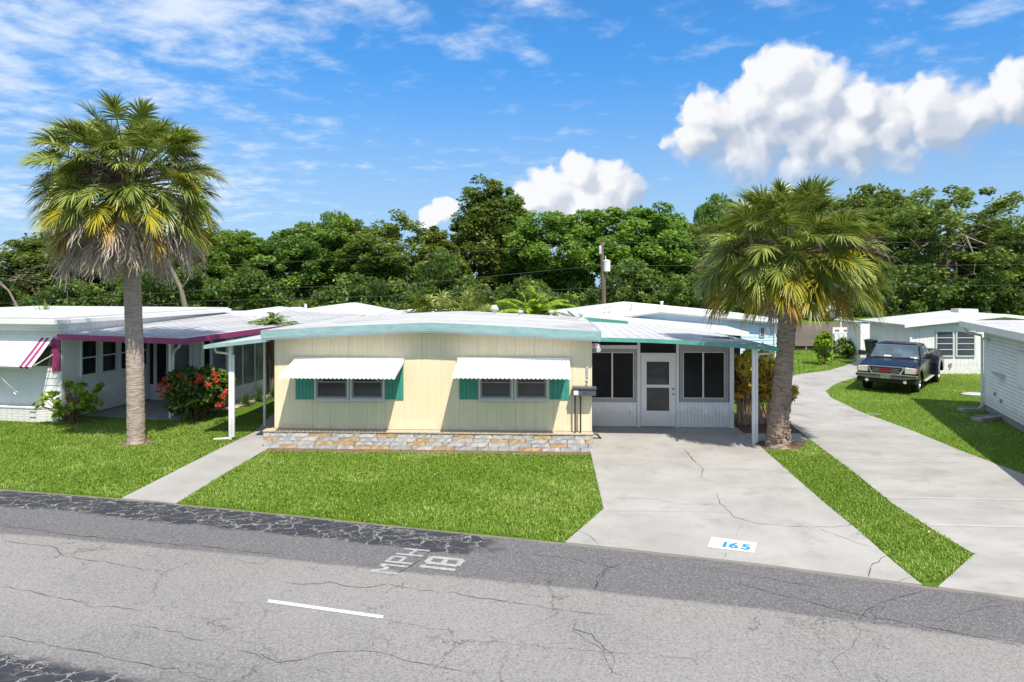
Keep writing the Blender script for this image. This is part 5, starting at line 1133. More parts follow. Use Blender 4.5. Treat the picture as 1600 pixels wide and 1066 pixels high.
# front end
mb = MB(); mb.prof([(.0, .0), (1, 0)], 0, 1) if False else None
def front_poly(name, pts_, x0, x1, m, parent, bev=0): 
    mb = MB(); i = len(pts_); 
    mb.v += [(x0, p[0], p[1]) for p in pts_]+[(x1, p[0], p[1]) for p in pts_]; mb.f.append(tuple(range(i))); mb.f.append(tuple(range(2*i-1, i-1, -1))); mb.a += [0]*2
    for k in range(i): mb.f.append((k, (k+1) % i, i+(k+1) % i, i+k)); mb.a.append(0)
    return mb.build(name, m, parent, bevel=bev)
gsh = lambda s_, dz=0: [(-.58*s_, 1.01-(1-s_)*.35), (.58*s_, 1.01-(1-s_)*.35), (.58*s_, .88), (.47*s_, .715+(1-s_)*.35), (-.47*s_, .715+(1-s_)*.35), (-.58*s_, .88)]
grille = front_poly('grille', gsh(1), -.045, .03, 'chrome', truck, .015); front_poly('grille_mesh', gsh(.90), -.058, -.0455, 'darkplastic', grille)
for k in range(3): mb = MB(); mb.box(-.064, -.0585, -.44, .44, .80+k*.05, .812+k*.05); mb.build('grille_bar', 'greyframe', grille)
# red block letters on the grille
def gl(strokes, y0):
    mb = MB()
    for (a, c_) in strokes:
        ya, za_, yb, zb_ = y0+a[0]*.09, .825+a[1]*.085, y0+c_[0]*.09, .825+c_[1]*.085; t_ = .011
        mb.box(-.078, -.066, min(ya, yb)-t_, max(ya, yb)+t_, min(za_, zb_)-t_, max(za_, zb_)+t_)
    mb.build('badge_letter', 'red', grille)
# local +y is the viewer's left, so letters run towards -y
gl([((0,0),(0,1)), ((0,1),(-1,1)), ((0,0),(-1,0)), ((-1,0),(-1,.5)), ((-1,.5),(-.5,.5))], .17)
gl([((0,0),(0,1)), ((-1,0),(-1,1)), ((0,1),(-1,1)), ((-.5,.5),(-.5,1))], .04)
gl([((0,0),(0,1)), ((0,1),(-1,1)), ((0,0),(-1,0))], -.09)
for s_ in (-1, 1):
    hl = front_poly('headlight', [(s_*.59, .985), (s_*.92, .965), (s_*.955, .93), (s_*.94, .77), (s_*.60, .765)], -.02, .16, 'headlamp', truck, .02)
    mb = MB(); mb.box(-.012, .19, min(s_*.88, s_*.975), max(s_*.88, s_*.975), .785, .95); mb.build('turn_signal', 'amber', hl, bevel=.015)
bpz = [(-1.0, .60), (-.6, .55), (.6, .55), (1.0, .60), (1.0, .72), (.5, .735), (-.5, .735), (-1.0, .72)]
front_poly('bumper', bpz, -.13, .12, 'bumper', truck, .03); front_poly('bumper_step', [(-.98, .655), (.98, .655), (.98, .69), (-.98, .69)], -.145, -.1305, 'darkplastic', truck)
front_poly('air_dam', [(-.97, .40), (.97, .40), (.97, .56), (-.97, .56)], -.08, .2, 'darkplastic', truck, .03)
for s_ in (-1, 1):
    mb = MB(); mb.lathe([(.06, -.0), (.06, .02)], 12, 0, 0, 'y'); o = mb.build('fog_lamp', 'headlamp', truck); o.rotation_euler = (0, 0, pi/2); o.location = (-.09, s_*.62, .47)
mb = MB(); mb.box(-.155, -.146, -.16, .16, .565, .715); mb.build('license_plate', 'plate', truck)
for s_ in (-1, 1):
    mb = MB(); mb.hexa([(1.62, s_*1.02, 1.20), (1.78, s_*1.02, 1.20), (1.78, s_*1.27, 1.20), (1.62, s_*1.29, 1.20), (1.62, s_*1.02, 1.37), (1.78, s_*1.02, 1.37), (1.78, s_*1.27, 1.40), (1.62, s_*1.29, 1.40)]); mi = mb.build('side_mirror', 'darkplastic', truck, bevel=.03)
    mb = MB(); mb.tube([(1.70, s_*.92, 1.20), (1.70, s_*1.05, 1.25)], .03, 6); mb.build('mirror_arm', 'darkplastic', mi)
    # running board, wheels, wide rear fender
    mb = MB(); mb.box(1.55, 3.85, min(s_*.88, s_*1.06), max(s_*.88, s_*1.06), .36, .40); mb.build('running_board', 'alu', truck, bevel=.01)
    fp = [(WX1-.95, .42), (WX1-.50, .42)]+arcpts(WX1, .50, WZ+.05, pi, 0, 10)+[(WX1+.5, .46), (WX1+.85, .5), (WX1+.80, .80), (WX1+.50, 1.08), (WX1-.5, 1.10), (WX1-.85, .86)]
    mb = MB(); i0 = len(mb.v); n_ = len(fp)
    for yy, ins in ((.97, 0), (1.13, .0), (1.20, .06)):
        for (x, z) in fp: mb.v.append((WX1+(x-WX1)*(1-ins), s_*yy, .44+(z-.44)*(1-ins*1.2)))
    for a_ in range(2):
        for k in range(n_): mb.f.append((a_*n_+k, a_*n_+(k+1) % n_, (a_+1)*n_+(k+1) % n_, (a_+1)*n_+k)); mb.a.append(0)
    mb.f.append(tuple(2*n_+k for k in range(n_))); mb.a.append(0)
    mb.build('rear_fender', 'carpaint', truck, smooth=False)
    mb = MB(); mb.box(1.95, 1.955, s_*1.0-.004, s_*1.0+.004, .5, 1.08).box(3.36, 3.365, s_*1.0-.004, s_*1.0+.004, .5, 1.08); mb.build('door_seam', 'black', truck)
    mb = MB(); mb.box(3.10, 3.28, min(s_*1.0, s_*1.03), max(s_*1.0, s_*1.03), .92, .96); mb.build('door_handle', 'darkplastic', truck, bevel=.01)
    for (wx, yo) in ((WX0, .80), (WX1, .98)):
        mb = MB(); a_, b_ = s_*(yo-.13), s_*(yo+.13)
        mb.lathe([(.27, a_), (.35, a_), (.39, a_+s_*.04), (.39, b_-s_*.04), (.35, b_), (.26, b_), (.25, b_-s_*.03)], 28, wx, WZ, 'y'); wh = mb.build('wheel', 'tire', truck, smooth=False)
        mb = MB(); mb.lathe([(.25, b_-s_*.06), (.262, b_-s_*.005), (.22, b_-s_*.0), (.20, b_-s_*.07)], 24, wx, WZ, 'y'); rm = mb.build('rim', 'chrome', wh)
        for k in range(8):
            t_ = 2*pi*k/8; mb = MB(); mb.tube([(wx+.05*cos(t_), b_-s_*.02, WZ+.05*sin(t_)), (wx+.21*cos(t_), b_-s_*.045, WZ+.21*sin(t_))], [.03, .022], 5); mb.build('spoke', 'chrome', wh)
        mb = MB(); mb.lathe([(.07, b_-s_*.03), (.055, b_+s_*.03), (.02, b_+s_*.035)], 12, wx, WZ, 'y'); mb.build('hub_cap', 'chrome', wh)
mb = MB(); mb.box(.3, 5.4, -.72, .72, .34, .50); mb.build('chassis', 'darkplastic', truck)

# ------------------------------------------------------------------ utility pole and wires
yP = 46.4; px0 = Xat(944, yP)
pole = thing('utility_pole', (px0, yP, 1.5), 0, 'brown wooden utility pole with a white transformer before the trees', 'utility pole')
zp_ = Zat(380, yP)-1.5
mb = MB(); mb.tube([(0, 0, 0), (-.06, 0, zp_*.5), (-.18, 0, zp_)], [.17, .15, .12], 10); mb.build('post', 'polewood', pole)
tx = Xat(948, yP)-px0; tz0, tz1 = Zat(425, yP)-1.5, Zat(407, yP)-1.5
mb = MB(); mb.lathe([(.20, tz0), (.23, tz0+.05), (.23, tz1-.08), (.25, tz1-.06), (.20, tz1), (.04, tz1+.05)], 18, tx, -.12); mb.build('transformer', 'white', pole, smooth=False)
mb = MB(); mb.tube([(tx-.1, -.12, tz1), (tx-.1, -.12, tz1+.28)], .035, 6); mb.build('bushing', 'alu', pole)
mb = MB(); mb.lathe([(.09, Zat(397, yP)-1.5), (.09, Zat(386, yP)-1.5), (.05, Zat(384.5, yP)-1.5)], 10, Xat(937.5, yP)-px0, -.1); mb.build('arrester', 'alu', pole)
for z_ in (Zat(379, yP), Zat(415, yP), Zat(450, yP)):
    mb = MB(); mb.box(-.32, .1, -.08, .0, z_-1.55, z_-1.47); mb.build('bracket', 'polewood', pole)
for (l, lab) in (([(-400, 470, 45), (300, 417, 46), (640, 400, 46), (938, 379.5, 46.4), (1300, 379, 46.4), (2000, 378, 46.4)], 'topmost wire strung from the utility pole across the trees'),
            ([(-400, 500, 45), (330, 453, 46), (640, 444, 46), (940, 415, 46.4), (1300, 416, 46.4), (2000, 410, 46.4)], 'middle wire strung from the utility pole across the trees'),
            ([(-400, 520, 45), (330, 470, 46), (640, 462, 46), (941, 450, 46.4), (1300, 450, 46.4), (2000, 440, 46.4)], 'lowest wire strung from the utility pole across the trees'),
            ([(942, 430, 46.4), (1000, 462, 45), (1070, 486, 44)], 'slack service wire dropping right from the transformer')):
    mb = MB(); mb.tube([(Xat(a, y), y, Zat(b_, y)) for a, b_, y in l], .010, 4); o = mb.build('overhead_wire', 'wire'); tag(o, lab, 'wire', 'wires on the utility pole')
# ================================================================== vegetation
def unit(a): return a/np.maximum(np.linalg.norm(a, axis=-1, keepdims=True), 1e-9)
def leaf_cloud(rg, P, out, size, up=0.5, spread=0.8, elong=1.5):
    """one rhombic leaf spray at each point P, facing mostly outward and up"""
    n = len(P)
    nrm = unit(out*0.6+np.array([0, 0, up])+rg.normal(0, spread, (n, 3)))
    t = unit(np.cross(nrm, rg.normal(0, 1, (n, 3)))); b_ = np.cross(nrm, t)
    s = size*rg.uniform(0.6, 1.35, (n, 1))
    V = np.stack([P-t*s*elong*.5, P+b_*s*.42-t*s*.1, P+t*s*elong*.5+nrm*s*-.15, P-b_*s*.42+t*s*.05], 1).reshape(-1, 3)
    Fc = np.arange(n*4).reshape(n, 4)
    return V, Fc
def clump_points(rg, centres, radii, per, flat=0.85):
    C_ = np.repeat(centres, per, 0); r_ = np.repeat(radii, per)[:, None]
    d = unit(rg.normal(0, 1, C_.shape)); rad = rg.uniform(0.25, 1.0, (len(C_), 1))**0.6
    off = d*rad*r_*np.array([1, 1, flat]); return C_+off, unit(off+np.array([0, 0, .15]))
def make_tree(seed, H, W, base, shape, ncl, per, csize, lsize, nlimb=9, tr=.26, wide=1.0):
    """returns trunk mesh, crown mesh for a tree of height H and crown width W"""
    rg = np.random.default_rng(seed); rr = random.Random(seed)
    lobes = [(unit(rg.normal(0, 1, 3)), rg.uniform(-.30, .30)) for _ in range(10)]
    zc_, hz = base+(H-base)*.48, (H-base)*.52
    cs = []
    while len(cs) < ncl:
        d = unit(rg.normal(0, 1, 3)); r_ = rg.uniform(.25, 1)**.5
        k = 1+sum(a*max(0, float(d@l))**3 for l, a in lobes)
        x, y, z = d*r_*k; 
        if shape == 'cone': f = np.interp(z, [-1, -.6, .2, 1.1], [.75, 1.0, .72, .16]); x, y = x/max(.3, sqrt(max(.05, 1-min(.95, z*z))))*f*.8, y/max(.3, sqrt(max(.05, 1-min(.95, z*z))))*f*.8
        elif shape == 'dome': z = z*.95 if z > 0 else z*.85
        elif shape == 'open' and rr.random() < .35 and abs(x) < .5: continue
        cs.append((x*W/2, y*W/2, zc_+z*hz))
    cs = np.array(cs); radii = csize*rg.uniform(.6, 1.25, len(cs))
    Pp, out = clump_points(rg, cs, radii, per)
    axis = np.stack([Pp[:, 0], Pp[:, 1], (Pp[:, 2]-zc_)*.8], 1); out = unit(out*.6+unit(axis)*.5)
    V, Fc = leaf_cloud(rg, Pp, out, lsize)
    a = np.clip(np.repeat(rg.normal(.45, .16, len(cs)), per)+rg.normal(0, .16, len(Pp)), 0, 1)
    crown = np_mesh('crown', V, Fc, a)
    mb = MB(); top = Vector((rr.uniform(-.05, .05)*W, 0, base+(H-base)*.72)); tp = []
    for k in range(7):
        t = k/6; tp.append(Vector((0, 0, -.3)).lerp(top, t)+Vector((rr.gauss(0, .12), rr.gauss(0, .12), 0))*(1 if 0 < k else 0))
    mb.tube(tp, [tr*(1.25-t*.16-(.12 if t else 0)*1) if t < 6 else tr*.25 for t in range(7)], 8)
    idx = rg.choice(len(cs), min(nlimb*2, len(cs)), replace=False)
    for j, i in enumerate(idx):
        tgt = Vector(cs[i]); k = rr.uniform(.3, .95); s_ = Vector((0, 0, -.3)).lerp(top, max(k, .25)); s_ = tp[int(k*6)].lerp(tp[min(6, int(k*6)+1)], k*6-int(k*6))
        mid = s_.lerp(tgt, .5)+Vector((rr.gauss(0, .3), rr.gauss(0, .3), rr.uniform(-.2, .5)))
        q = s_.lerp(tgt, .25)+Vector((rr.gauss(0, .2), rr.gauss(0, .2), rr.uniform(0, .3)))
        w_ = tr*(.42 if j < nlimb else .2); mb.tube([s_, q, mid, tgt], [w_, w_*.75, w_*.5, w_*.15], 5, cap=False)
        for _ in range(2):
            e = cs[rg.integers(len(cs))]; e = Vector(e)
            if (e-mid).length < W*.35: mb.tube([mid, mid.lerp(e, .5)+Vector((rr.gauss(0, .15), rr.gauss(0, .15), .1)), e], [w_*.45, w_*.3, w_*.1], 4, cap=False)
    return mb.mesh('trunk', 'barkgrey'), crown
PROTO = {}
def proto(k, *a, **kw):
    PROTO[k] = make_tree(*a, **kw)
#      seed H   W  base shape ncl per csize lsize
proto('dark1', 11, 12, 9.5, 1.0, 'dome', 230, 135, .85, .225)
proto('dark2', 12, 12, 9.0, 1.2, 'dome', 220, 135, .82, .225, nlimb=12)
proto('bright1', 21, 12, 9.0, .8, 'dome', 230, 135, .86, .235)
proto('bright2', 22, 12, 8.0, .8, 'cone', 210, 135, .86, .235)
proto('tall', 31, 15, 8.5, 1.0, 'cone', 300, 110, .80, .21, nlimb=12)
proto('open', 41, 14, 12.0, 2.6, 'open', 190, 110, .80, .21, nlimb=18, tr=.36)
proto('olive', 51, 12, 9.5, 1.5, 'dome', 190, 125, .82, .22, nlimb=14)
proto('sparse', 61, 10, 7.0, 1.0, 'open', 70, 40, .7, .22, nlimb=14, tr=.16)
BZ = 1.55
def tree(px, ptop, y, kind, m, wpx, label, rz=None, group='trees beyond the fence'):
    trunk, crown = PROTO[kind]; H0 = {'tall': 15, 'open': 14, 'sparse': 10}.get(kind, 12); W0 = {'dark1': 9.5, 'dark2': 9, 'bright1': 9, 'bright2': 8, 'tall': 8.5, 'open': 12, 'olive': 9.5, 'sparse': 7}[kind]
    z0 = BZ-.05; sz = (Zat(ptop, y)-z0)/H0*.99; sw = wpx*1.22/F*y/W0
    t = thing('tree', (Xat(px, y), y, z0), rnd.uniform(0, 6.28) if rz is None else rz, label, 'tree', group)
    tr_ = link('trunk', trunk, t); cr = link('crown', crown, t)
    if not crown.materials: crown.materials.append(MT['leafdark'])
    cr.material_slots[0].link = 'OBJECT'; cr.material_slots[0].material = MT[m]; t.scale = (sw, sw, sz)
    return t
tree(20, 402, 56, 'sparse', 'leafgrey', 150, 'thin half-bare grey scrub tree at the far left edge')
tree(95, 348, 60, 'dark1', 'leafdark', 165, 'dark leafy tree behind the tall palm, left of its trunk')
tree(190, 372, 62, 'dark2', 'leafdark', 150, 'dark tree directly behind the tall palm trunk')
tree(265, 352, 60, 'olive', 'leafdark', 150, 'dark tree with a pale leaning trunk right of the tall palm')
tree(338, 344, 58, 'bright1', 'leafbright', 130, 'bright green tree just right of the tall palm crown')
tree(395, 366, 60, 'bright2', 'leafbright', 110, 'lower bright green tree in the dip above the magenta roof')
tree(462, 329, 60, 'dark1', 'leafdark', 140, 'round dark green tree above the left end of the yellow roof')
tree(528, 326, 62, 'dark2', 'leafbright', 100, 'narrow mid green tree right of the round dark one')
tree(608, 331, 60, 'olive', 'leafolive', 150, 'loose olive green tree with sky showing through its middle')
tree(690, 358, 59, 'bright2', 'leafolive', 100, 'lower olive tree leaning against the tallest dark tree')
tree(752, 285, 62, 'tall', 'leafdark', 130, 'tallest narrow dark tree above the roof ridge')
tree(808, 300, 63, 'bright2', 'leafdark', 100, 'slim dark tree beside the tallest one')
tree(868, 316, 58, 'bright1', 'leafbright', 140, 'bright green domed tree left of the utility pole')
tree(985, 308, 60, 'bright1', 'leafbright', 165, 'broad bright green tree behind the utility pole', 2.1)
tree(1058, 336, 64, 'dark2', 'leafdark', 120, 'dark tree between the utility pole and the short palm')
tree(1115, 281, 66, 'dark1', 'leafdark', 100, 'high round dark crown left of the short palm')
tree(1190, 296, 66, 'dark2', 'leafdark', 130, 'dark tree hidden behind the short palm crown')
tree(1270, 300, 66, 'dark1', 'leafdark', 130, 'dark tree rising behind the right of the short palm')
tree(1372, 262, 62, 'dark1', 'leafdark', 150, 'high dark tree right of the short palm')
tree(1478, 280, 56, 'open', 'leafolive', 215, 'wide open tree with bare limbs and forked trunk above the truck')
tree(1560, 335, 60, 'dark2', 'leafdark', 110, 'dark tree at the right end of the tree line')
tree(1625, 390, 58, 'bright1', 'leafbright', 120, 'low bright tree at the right edge')
tree(-60, 410, 58, 'dark2', 'leafolive', 150, 'olive tree cut by the left edge of the view')
tree(1720, 350, 60, 'dark1', 'leafdark', 150, 'dark tree past the right edge of the view')
# pale leaning bare trunk and other dead limbs
for (l, r_, lab) in (([(290, 484, 47.6), (283, 452, 47.6), (268, 420, 47.6), (258, 396, 47.6)], .19, 'pale bare leaning trunk before the dark trees'),
                     ([(30, 486, 47.6), (14, 455, 47.6), (-6, 435, 47.6)], .09, 'thin pale dead trunk at the far left edge')):
    mb = MB(); mb.tube([(Xat(a, y), y, Zat(b_, y)) for a, b_, y in [(l[0][0]+2, 520, l[0][2])]+l], [r_*1.2]+[r_*(1-.22*k) for k in range(len(l))], 7)
    for j in range(3):
        a, b_, y = l[1+j % (len(l)-1)]; mb.tube([(Xat(a, y), y, Zat(b_, y)), (Xat(a+12-j*14, y), y-.2, Zat(b_-14, y)), (Xat(a+18-j*20, y), y, Zat(b_-32, y))], [r_*.4, r_*.3, r_*.1], 5)
    o = mb.build('bare_trunk', 'barkgrey'); tag(o, lab, 'dead tree')
# thick undergrowth under the trees
def thicket():
    rg = np.random.default_rng(77); n = 1500
    px = rg.uniform(-150, 1800, n); y = rg.uniform(48.5, 58, n); lim = 438+22*np.sin(px/61.0)+18*np.sin(px/23.0)
    top = rg.uniform(lim, 500); X_ = (px-800)/F*y; Z_ = HC-(top-YH)/F*y
    ok = (Z_ > .8) & ~((px > 1235) & (px < 1325) & (y < 50)); C_ = np.stack([X_, y, Z_], 1)[ok]; rad = rg.uniform(.5, 1.05, len(C_)); per = 130
    P_, out = clump_points(rg, C_, rad, per, .7); V, Fc = leaf_cloud(rg, P_, out+np.array([0, -.4, 0]), .19)
    a = np.clip(np.repeat(rg.normal(.42, .22, len(C_)), per)+rg.normal(0, .14, len(P_)), 0, 1)
    o = link('undergrowth', np_mesh('undergrowth', V, Fc, a, 'leafscrub')); tag(o, 'tangled green undergrowth filling the foot of the tree line', 'undergrowth', kind='stuff')
    mb = MB(); rr = random.Random(5)
    for k in range(150):
        i = rr.randrange(len(C_)); c_ = Vector(C_[i]); 
        if rr.random() < .75: mb.tube([(c_.x+rr.gauss(0, .6), c_.y+.1, 1.4), (c_.x+rr.gauss(0, .6), c_.y-.2, (1.4+c_.z)/2), c_+Vector((rr.gauss(0, .6), -.5, rr.uniform(0, 1.2)))], [.05, .04, .015], 4, cap=False)
    o2 = mb.build('undergrowth_stems', 'barkgrey', o); o2['kind'] = 'stuff'
thicket()

# ------------------------------------------------------------------ palms
def fan_frond(seed, elev, Lp, Rb, nseg=38, droop=.45, span=2.35, dead=0.0, w=.05):
    """one fan leaf: stalk and folded segments; X runs outward, Z up, hanging ends included"""
    rg = random.Random(seed); V = []; Fc = []; A = []
    d0 = Vector((cos(elev), 0, sin(elev))); sag = droop*.55
    def stalk(t): return d0*(Lp*t)+Vector((0, 0, -sag*Lp*.45*t*t))
    def addstrip(c, e, ws, a):
        i = len(V)
        for p, ww in zip(c, ws): V.append(p-e*ww/2); V.append(p+e*ww/2)
        for k in range(len(c)-1): Fc.append((i+2*k, i+2*k+1, i+2*k+3, i+2*k+2)); A.append(a)
    P = [stalk(k/4) for k in range(5)]
    for e in (Vector((0, 1, 0)), Vector((-sin(elev), 0, cos(elev)))): addstrip(P, e, [.05, .042, .036, .032, .03], .45)
    tip = P[-1]; d1 = (P[4]-P[3]).normalized(); side_ = Vector((0, 1, 0)); hang = (.75 if dead else .08+max(0, .35-elev)*.35); d1 = (d1+Vector((0, 0, -hang*.55))).normalized()
    Lc = Rb*.52; bend = .30+hang*.35
    cost = lambda u: tip+d1*(Lc*u)+Vector((0, 0, -bend*Lc*u*u)); cdir = lambda u: (d1+Vector((0, 0, -2*bend*u))).normalized(); side_ = (Matrix.Rotation(rg.gauss(0, .5), 3, d1) @ side_).normalized()
    addstrip([cost(q/3) for q in range(4)], side_, [.035, .03, .022, .01], .6)
    for k in range(nseg):
        t = -1+2*k/(nseg-1); u = (1-abs(t))**.85; th = t*span*(1+.0*u)+rg.gauss(0, .05); L = Rb*(.62-.10*abs(t)**2)*rg.uniform(.85, 1.12)*(1.0 if not dead else .95)
        dd = cdir(u); nn = side_.cross(dd); nn = nn if nn.dot(Vector((cos(elev+1.57), 0, sin(elev+1.57)))) > 0 else -nn
        w_t = min(1, abs(th)/1.57); dr = (dd*cos(th*.95)+side_*sin(th*.95)+nn*(.22+.16*(k % 2)-.12*abs(t)+rg.gauss(0, .08))).normalized()
        c = []; n = 6; org = cost(u); dq = droop*rg.uniform(.75, 1.25)
        for j in range(n):
            s_ = j/(n-1); c.append(org+dr*(L*s_*(1-.22*dq*s_))+Vector((0, 0, -dq*L*(s_**2.2)*.95)))
        if dead:
            for j in range(n): c[j] += Vector((rg.gauss(0, .03), rg.gauss(0, .04), rg.gauss(0, .02)))*(j/n)
        ee = dr.cross(nn).normalized(); a = min(1, max(0, rg.gauss(.5, .2)))
        addstrip(c, ee, [w*.55, w*1.05, w*1.0, w*.8, w*.48, w*.10], a)
    me = bpy.data.meshes.new('frond'); me.from_pydata([tuple(v) for v in V], [], Fc); at = me.attributes.new('v', 'FLOAT', 'FACE'); at.data.foreach_set('value', np.array(A, dtype=np.float32)); me.update()
    return me
def put_frond(parent, me, m, pos, azm, label=None, name='frond'):
    o = link(name, me, parent); me.materials.append(MT[m]); o.location = pos; o.rotation_euler = (0, 0, azm)
    if label: o['label'] = label
    return o
def twig_spray(seed, elev, L, n=60):
    rg = random.Random(seed); mb = MB(); d = Vector((cos(elev), 0, sin(elev)))
    pts_ = [d*(L*t)+Vector((0, 0, -.25*L*t*t)) for t in (0, .25, .5, .75, 1)]; mb.tube(pts_, [.018, .016, .013, .01, .005], 4, a=.3, cap=False)
    for k in range(n):
        t = rg.uniform(.25, 1); b_ = d*(L*t)+Vector((0, 0, -.25*L*t*t)); e = Vector((rg.gauss(.3, .5), rg.gauss(0, .7), rg.gauss(-.1, .5))).normalized()*rg.uniform(.15, .45)
        mb.tube([b_, b_+e*.5+Vector((0, 0, .03)), b_+e], [.009, .007, .004], 3, a=rg.random(), cap=False)
    return mb.mesh('flower_stalk', 'twig', True)
def trunk_mesh(path, rad, seed, rough, ringh, sides=28, boots=None):
    rg = np.random.default_rng(seed); rings = []; zs = np.arange(0, 1.0001, 1/150); V = []; 
    path = [Vector(p) for p in path]
    def at(t):
        k = t*(len(path)-1); i = min(int(k), len(path)-2); f_ = k-i; p0, p1, p2, p3 = path[max(i-1, 0)], path[i], path[i+1], path[min(i+2, len(path)-1)]
        return 0.5*((2*p1)+(p2-p0)*f_+(2*p0-5*p1+4*p2-p3)*f_*f_+(3*p1-p0-3*p2+p3)*f_**3)
    nz = rg.normal(0, 1, (len(zs), sides)); nz = (nz+np.roll(nz, 1, 1)+np.roll(nz, 1, 0)*.7)/2
    ph = rg.uniform(0, 6.28, 6)
    for i, t in enumerate(zs):
        p = at(t); r_ = np.interp(t, [a for a, _ in rad], [b_ for _, b_ in rad])
        for j in range(sides):
            th = 2*pi*j/sides; saw = ((p.z+.03*sin(th*2+ph[0])+.02*sin(3*th+ph[1]))/ringh) % 1.0
            rr = r_*(1+.03*sin(2*th+ph[2]+t*5))+rough*(nz[i, j]*.6+(saw-.5)*1.3); V.append((p.x+rr*cos(th), p.y+rr*sin(th), p.z))
    Fc = [(i*sides+j, i*sides+(j+1) % sides, (i+1)*sides+(j+1) % sides, (i+1)*sides+j) for i in range(len(zs)-1) for j in range(sides)]
    me = np_mesh('trunk', V, Fc); return me
def build_palm(name, label, base, path, rad, heart, fronds, tm, seed, rough, ringh, stalks=(), trunk_label=None):
    t = thing(name, (*base, 0), 0, label, 'palm tree')
    me = trunk_mesh(path, rad, seed, rough, ringh); me.materials.append(MT[tm]); me.shade_smooth(); link('trunk', me, t)
    rr = random.Random(seed); i = 0; azm = rr.uniform(0, 6)
    for (n, e0, e1, Lp, Rb, dr, mats, dead, zj, w_) in fronds:
        for k in range(n):
            azm += 2.39996+rr.gauss(0, .12); e = R(rr.uniform(e0, e1)); m_ = rr.choice(mats)
            me = fan_frond(seed*1000+i, e, Lp*(rr.choice((1, 1, 1, .7))*rr.uniform(.9, 1.08) if not dead else rr.uniform(.8, 1.1)), Rb*rr.uniform(.9, 1.1), droop=dr*rr.uniform(.8, 1.2), dead=dead, w=w_, nseg=42 if not dead else 30, span=1.75 if not dead else 1.5)
            put_frond(t, me, m_, (heart[0]+cos(azm)*.12, heart[1]+sin(azm)*.12, heart[2]+rr.uniform(*zj)), azm); i += 1
    for (a_, e, L) in stalks:
        put_frond(t, twig_spray(seed*77+i, R(e), L), 'twig', (heart[0], heart[1], heart[2]+.1), a_, name='flower_stalk').data.materials.pop() if False else None
        o = link('flower_stalk', twig_spray(seed*77+i, R(e), L), t); o.location = (heart[0], heart[1], heart[2]+.1); o.rotation_euler = (0, 0, a_); i += 1
    return t
bA = G(213, 692)
Gm, Ym, Om, Dm = 'frondgreen', 'frondyellow', 'frondorange', 'fronddead'
palmA = build_palm('palm_tree', 'tall sabal palm with grey hanging dead skirt on the left lawn', bA,
    [(0, 0, -.1), (-.02, 0, 1.2), (-.05, 0, 2.6), (-.12, .02, 4.2), (-.20, .05, 6.35)], [(0, .235), (.06, .215), (.35, .20), (.7, .195), (1, .24)], (-.20, .05, 6.48),
    [(46, 34, 72, 1.36, .92, .20, [Gm], 0, (.05, .40), .038), (40, 12, 42, 1.50, .86, .26, [Gm], 0, (-.05, .3), .037), (46, -8, 18, 1.40, .84, .32, [Gm, Gm, Gm, Gm, Ym], 0, (-.2, .15), .036),
     (36, -22, -2, 1.36, .82, .36, [Ym, Gm, Ym, Gm], 0, (-.3, .05), .035), (14, -28, -12, 1.28, .80, .38, [Ym, Ym, Om], 0, (-.35, 0), .035),
     (48, -38, -14, 1.22, .95, .40, [Dm], .7, (-.4, 0), .040), (26, -56, -30, .95, 1.0, .42, [Dm], .8, (-.45, -.1), .040)],
    'palmtrunkA', 3, .010, .085, [(3.5, 25, 2.2), (3.2, 12, 2.4), (4.4, 24, 1.5), (4.2, 15, 1.6), (4.95, 12, 1.6), (4.55, 35, 1.7), (5.2, 30, 1.9), (4.5, 18, 1.6), (4.75, 8, 1.7), (4.9, 22, 1.5), (5.0, 5, 1.6), (5.6, 20, 1.9), (.3, 22, 2.3), (-.2, 30, 2.2), (2.8, 30, 2.2), (4.3, 28, 1.5), (4.6, 32, 1.4)])
bB = G(1215, 699)
palmB = build_palm('palm_tree', 'short stout sabal palm with yellowing lower fronds beside the driveway post', bB,
    [(-.02, 0, -.1), (.03, 0, .6), (.12, .0, 1.6), (.2, .0, 2.6), (.27, .02, 3.8), (.30, .04, 4.6)], [(0, .31), (.05, .285), (.16, .225), (.45, .21), (.72, .215), (.8, .26), (.95, .29), (1, .22)], (.30, .04, 4.66),
    [(50, 34, 76, 1.26, .90, .22, [Gm], 0, (.0, .32), .037), (48, 12, 44, 1.40, .86, .28, [Gm], 0, (-.1, .25), .036), (52, -6, 18, 1.38, .84, .34, [Gm, Gm, Gm, Gm, Gm, Ym], 0, (-.2, .15), .035),
     (38, -16, 2, 1.36, .82, .38, [Gm, Ym, Gm], 0, (-.28, .05), .035), (26, -22, -8, 1.32, .82, .38, [Ym, Ym, Gm, Ym, Om], 0, (-.3, .0), .035), (8, -26, -12, 1.3, .82, .42, [Dm, Om], .5, (-.3, 0), .035)],
    'palmtrunkB', 5, .020, .11, [(3.4, 22, 2.1), (3.6, 10, 2.0), (3.9, 15, 2.0), (3.7, 25, 1.9), (-.3, 25, 2.2), (-.5, 12, 2.3), (-.1, 18, 2.3), (-.7, 20, 2.1)])
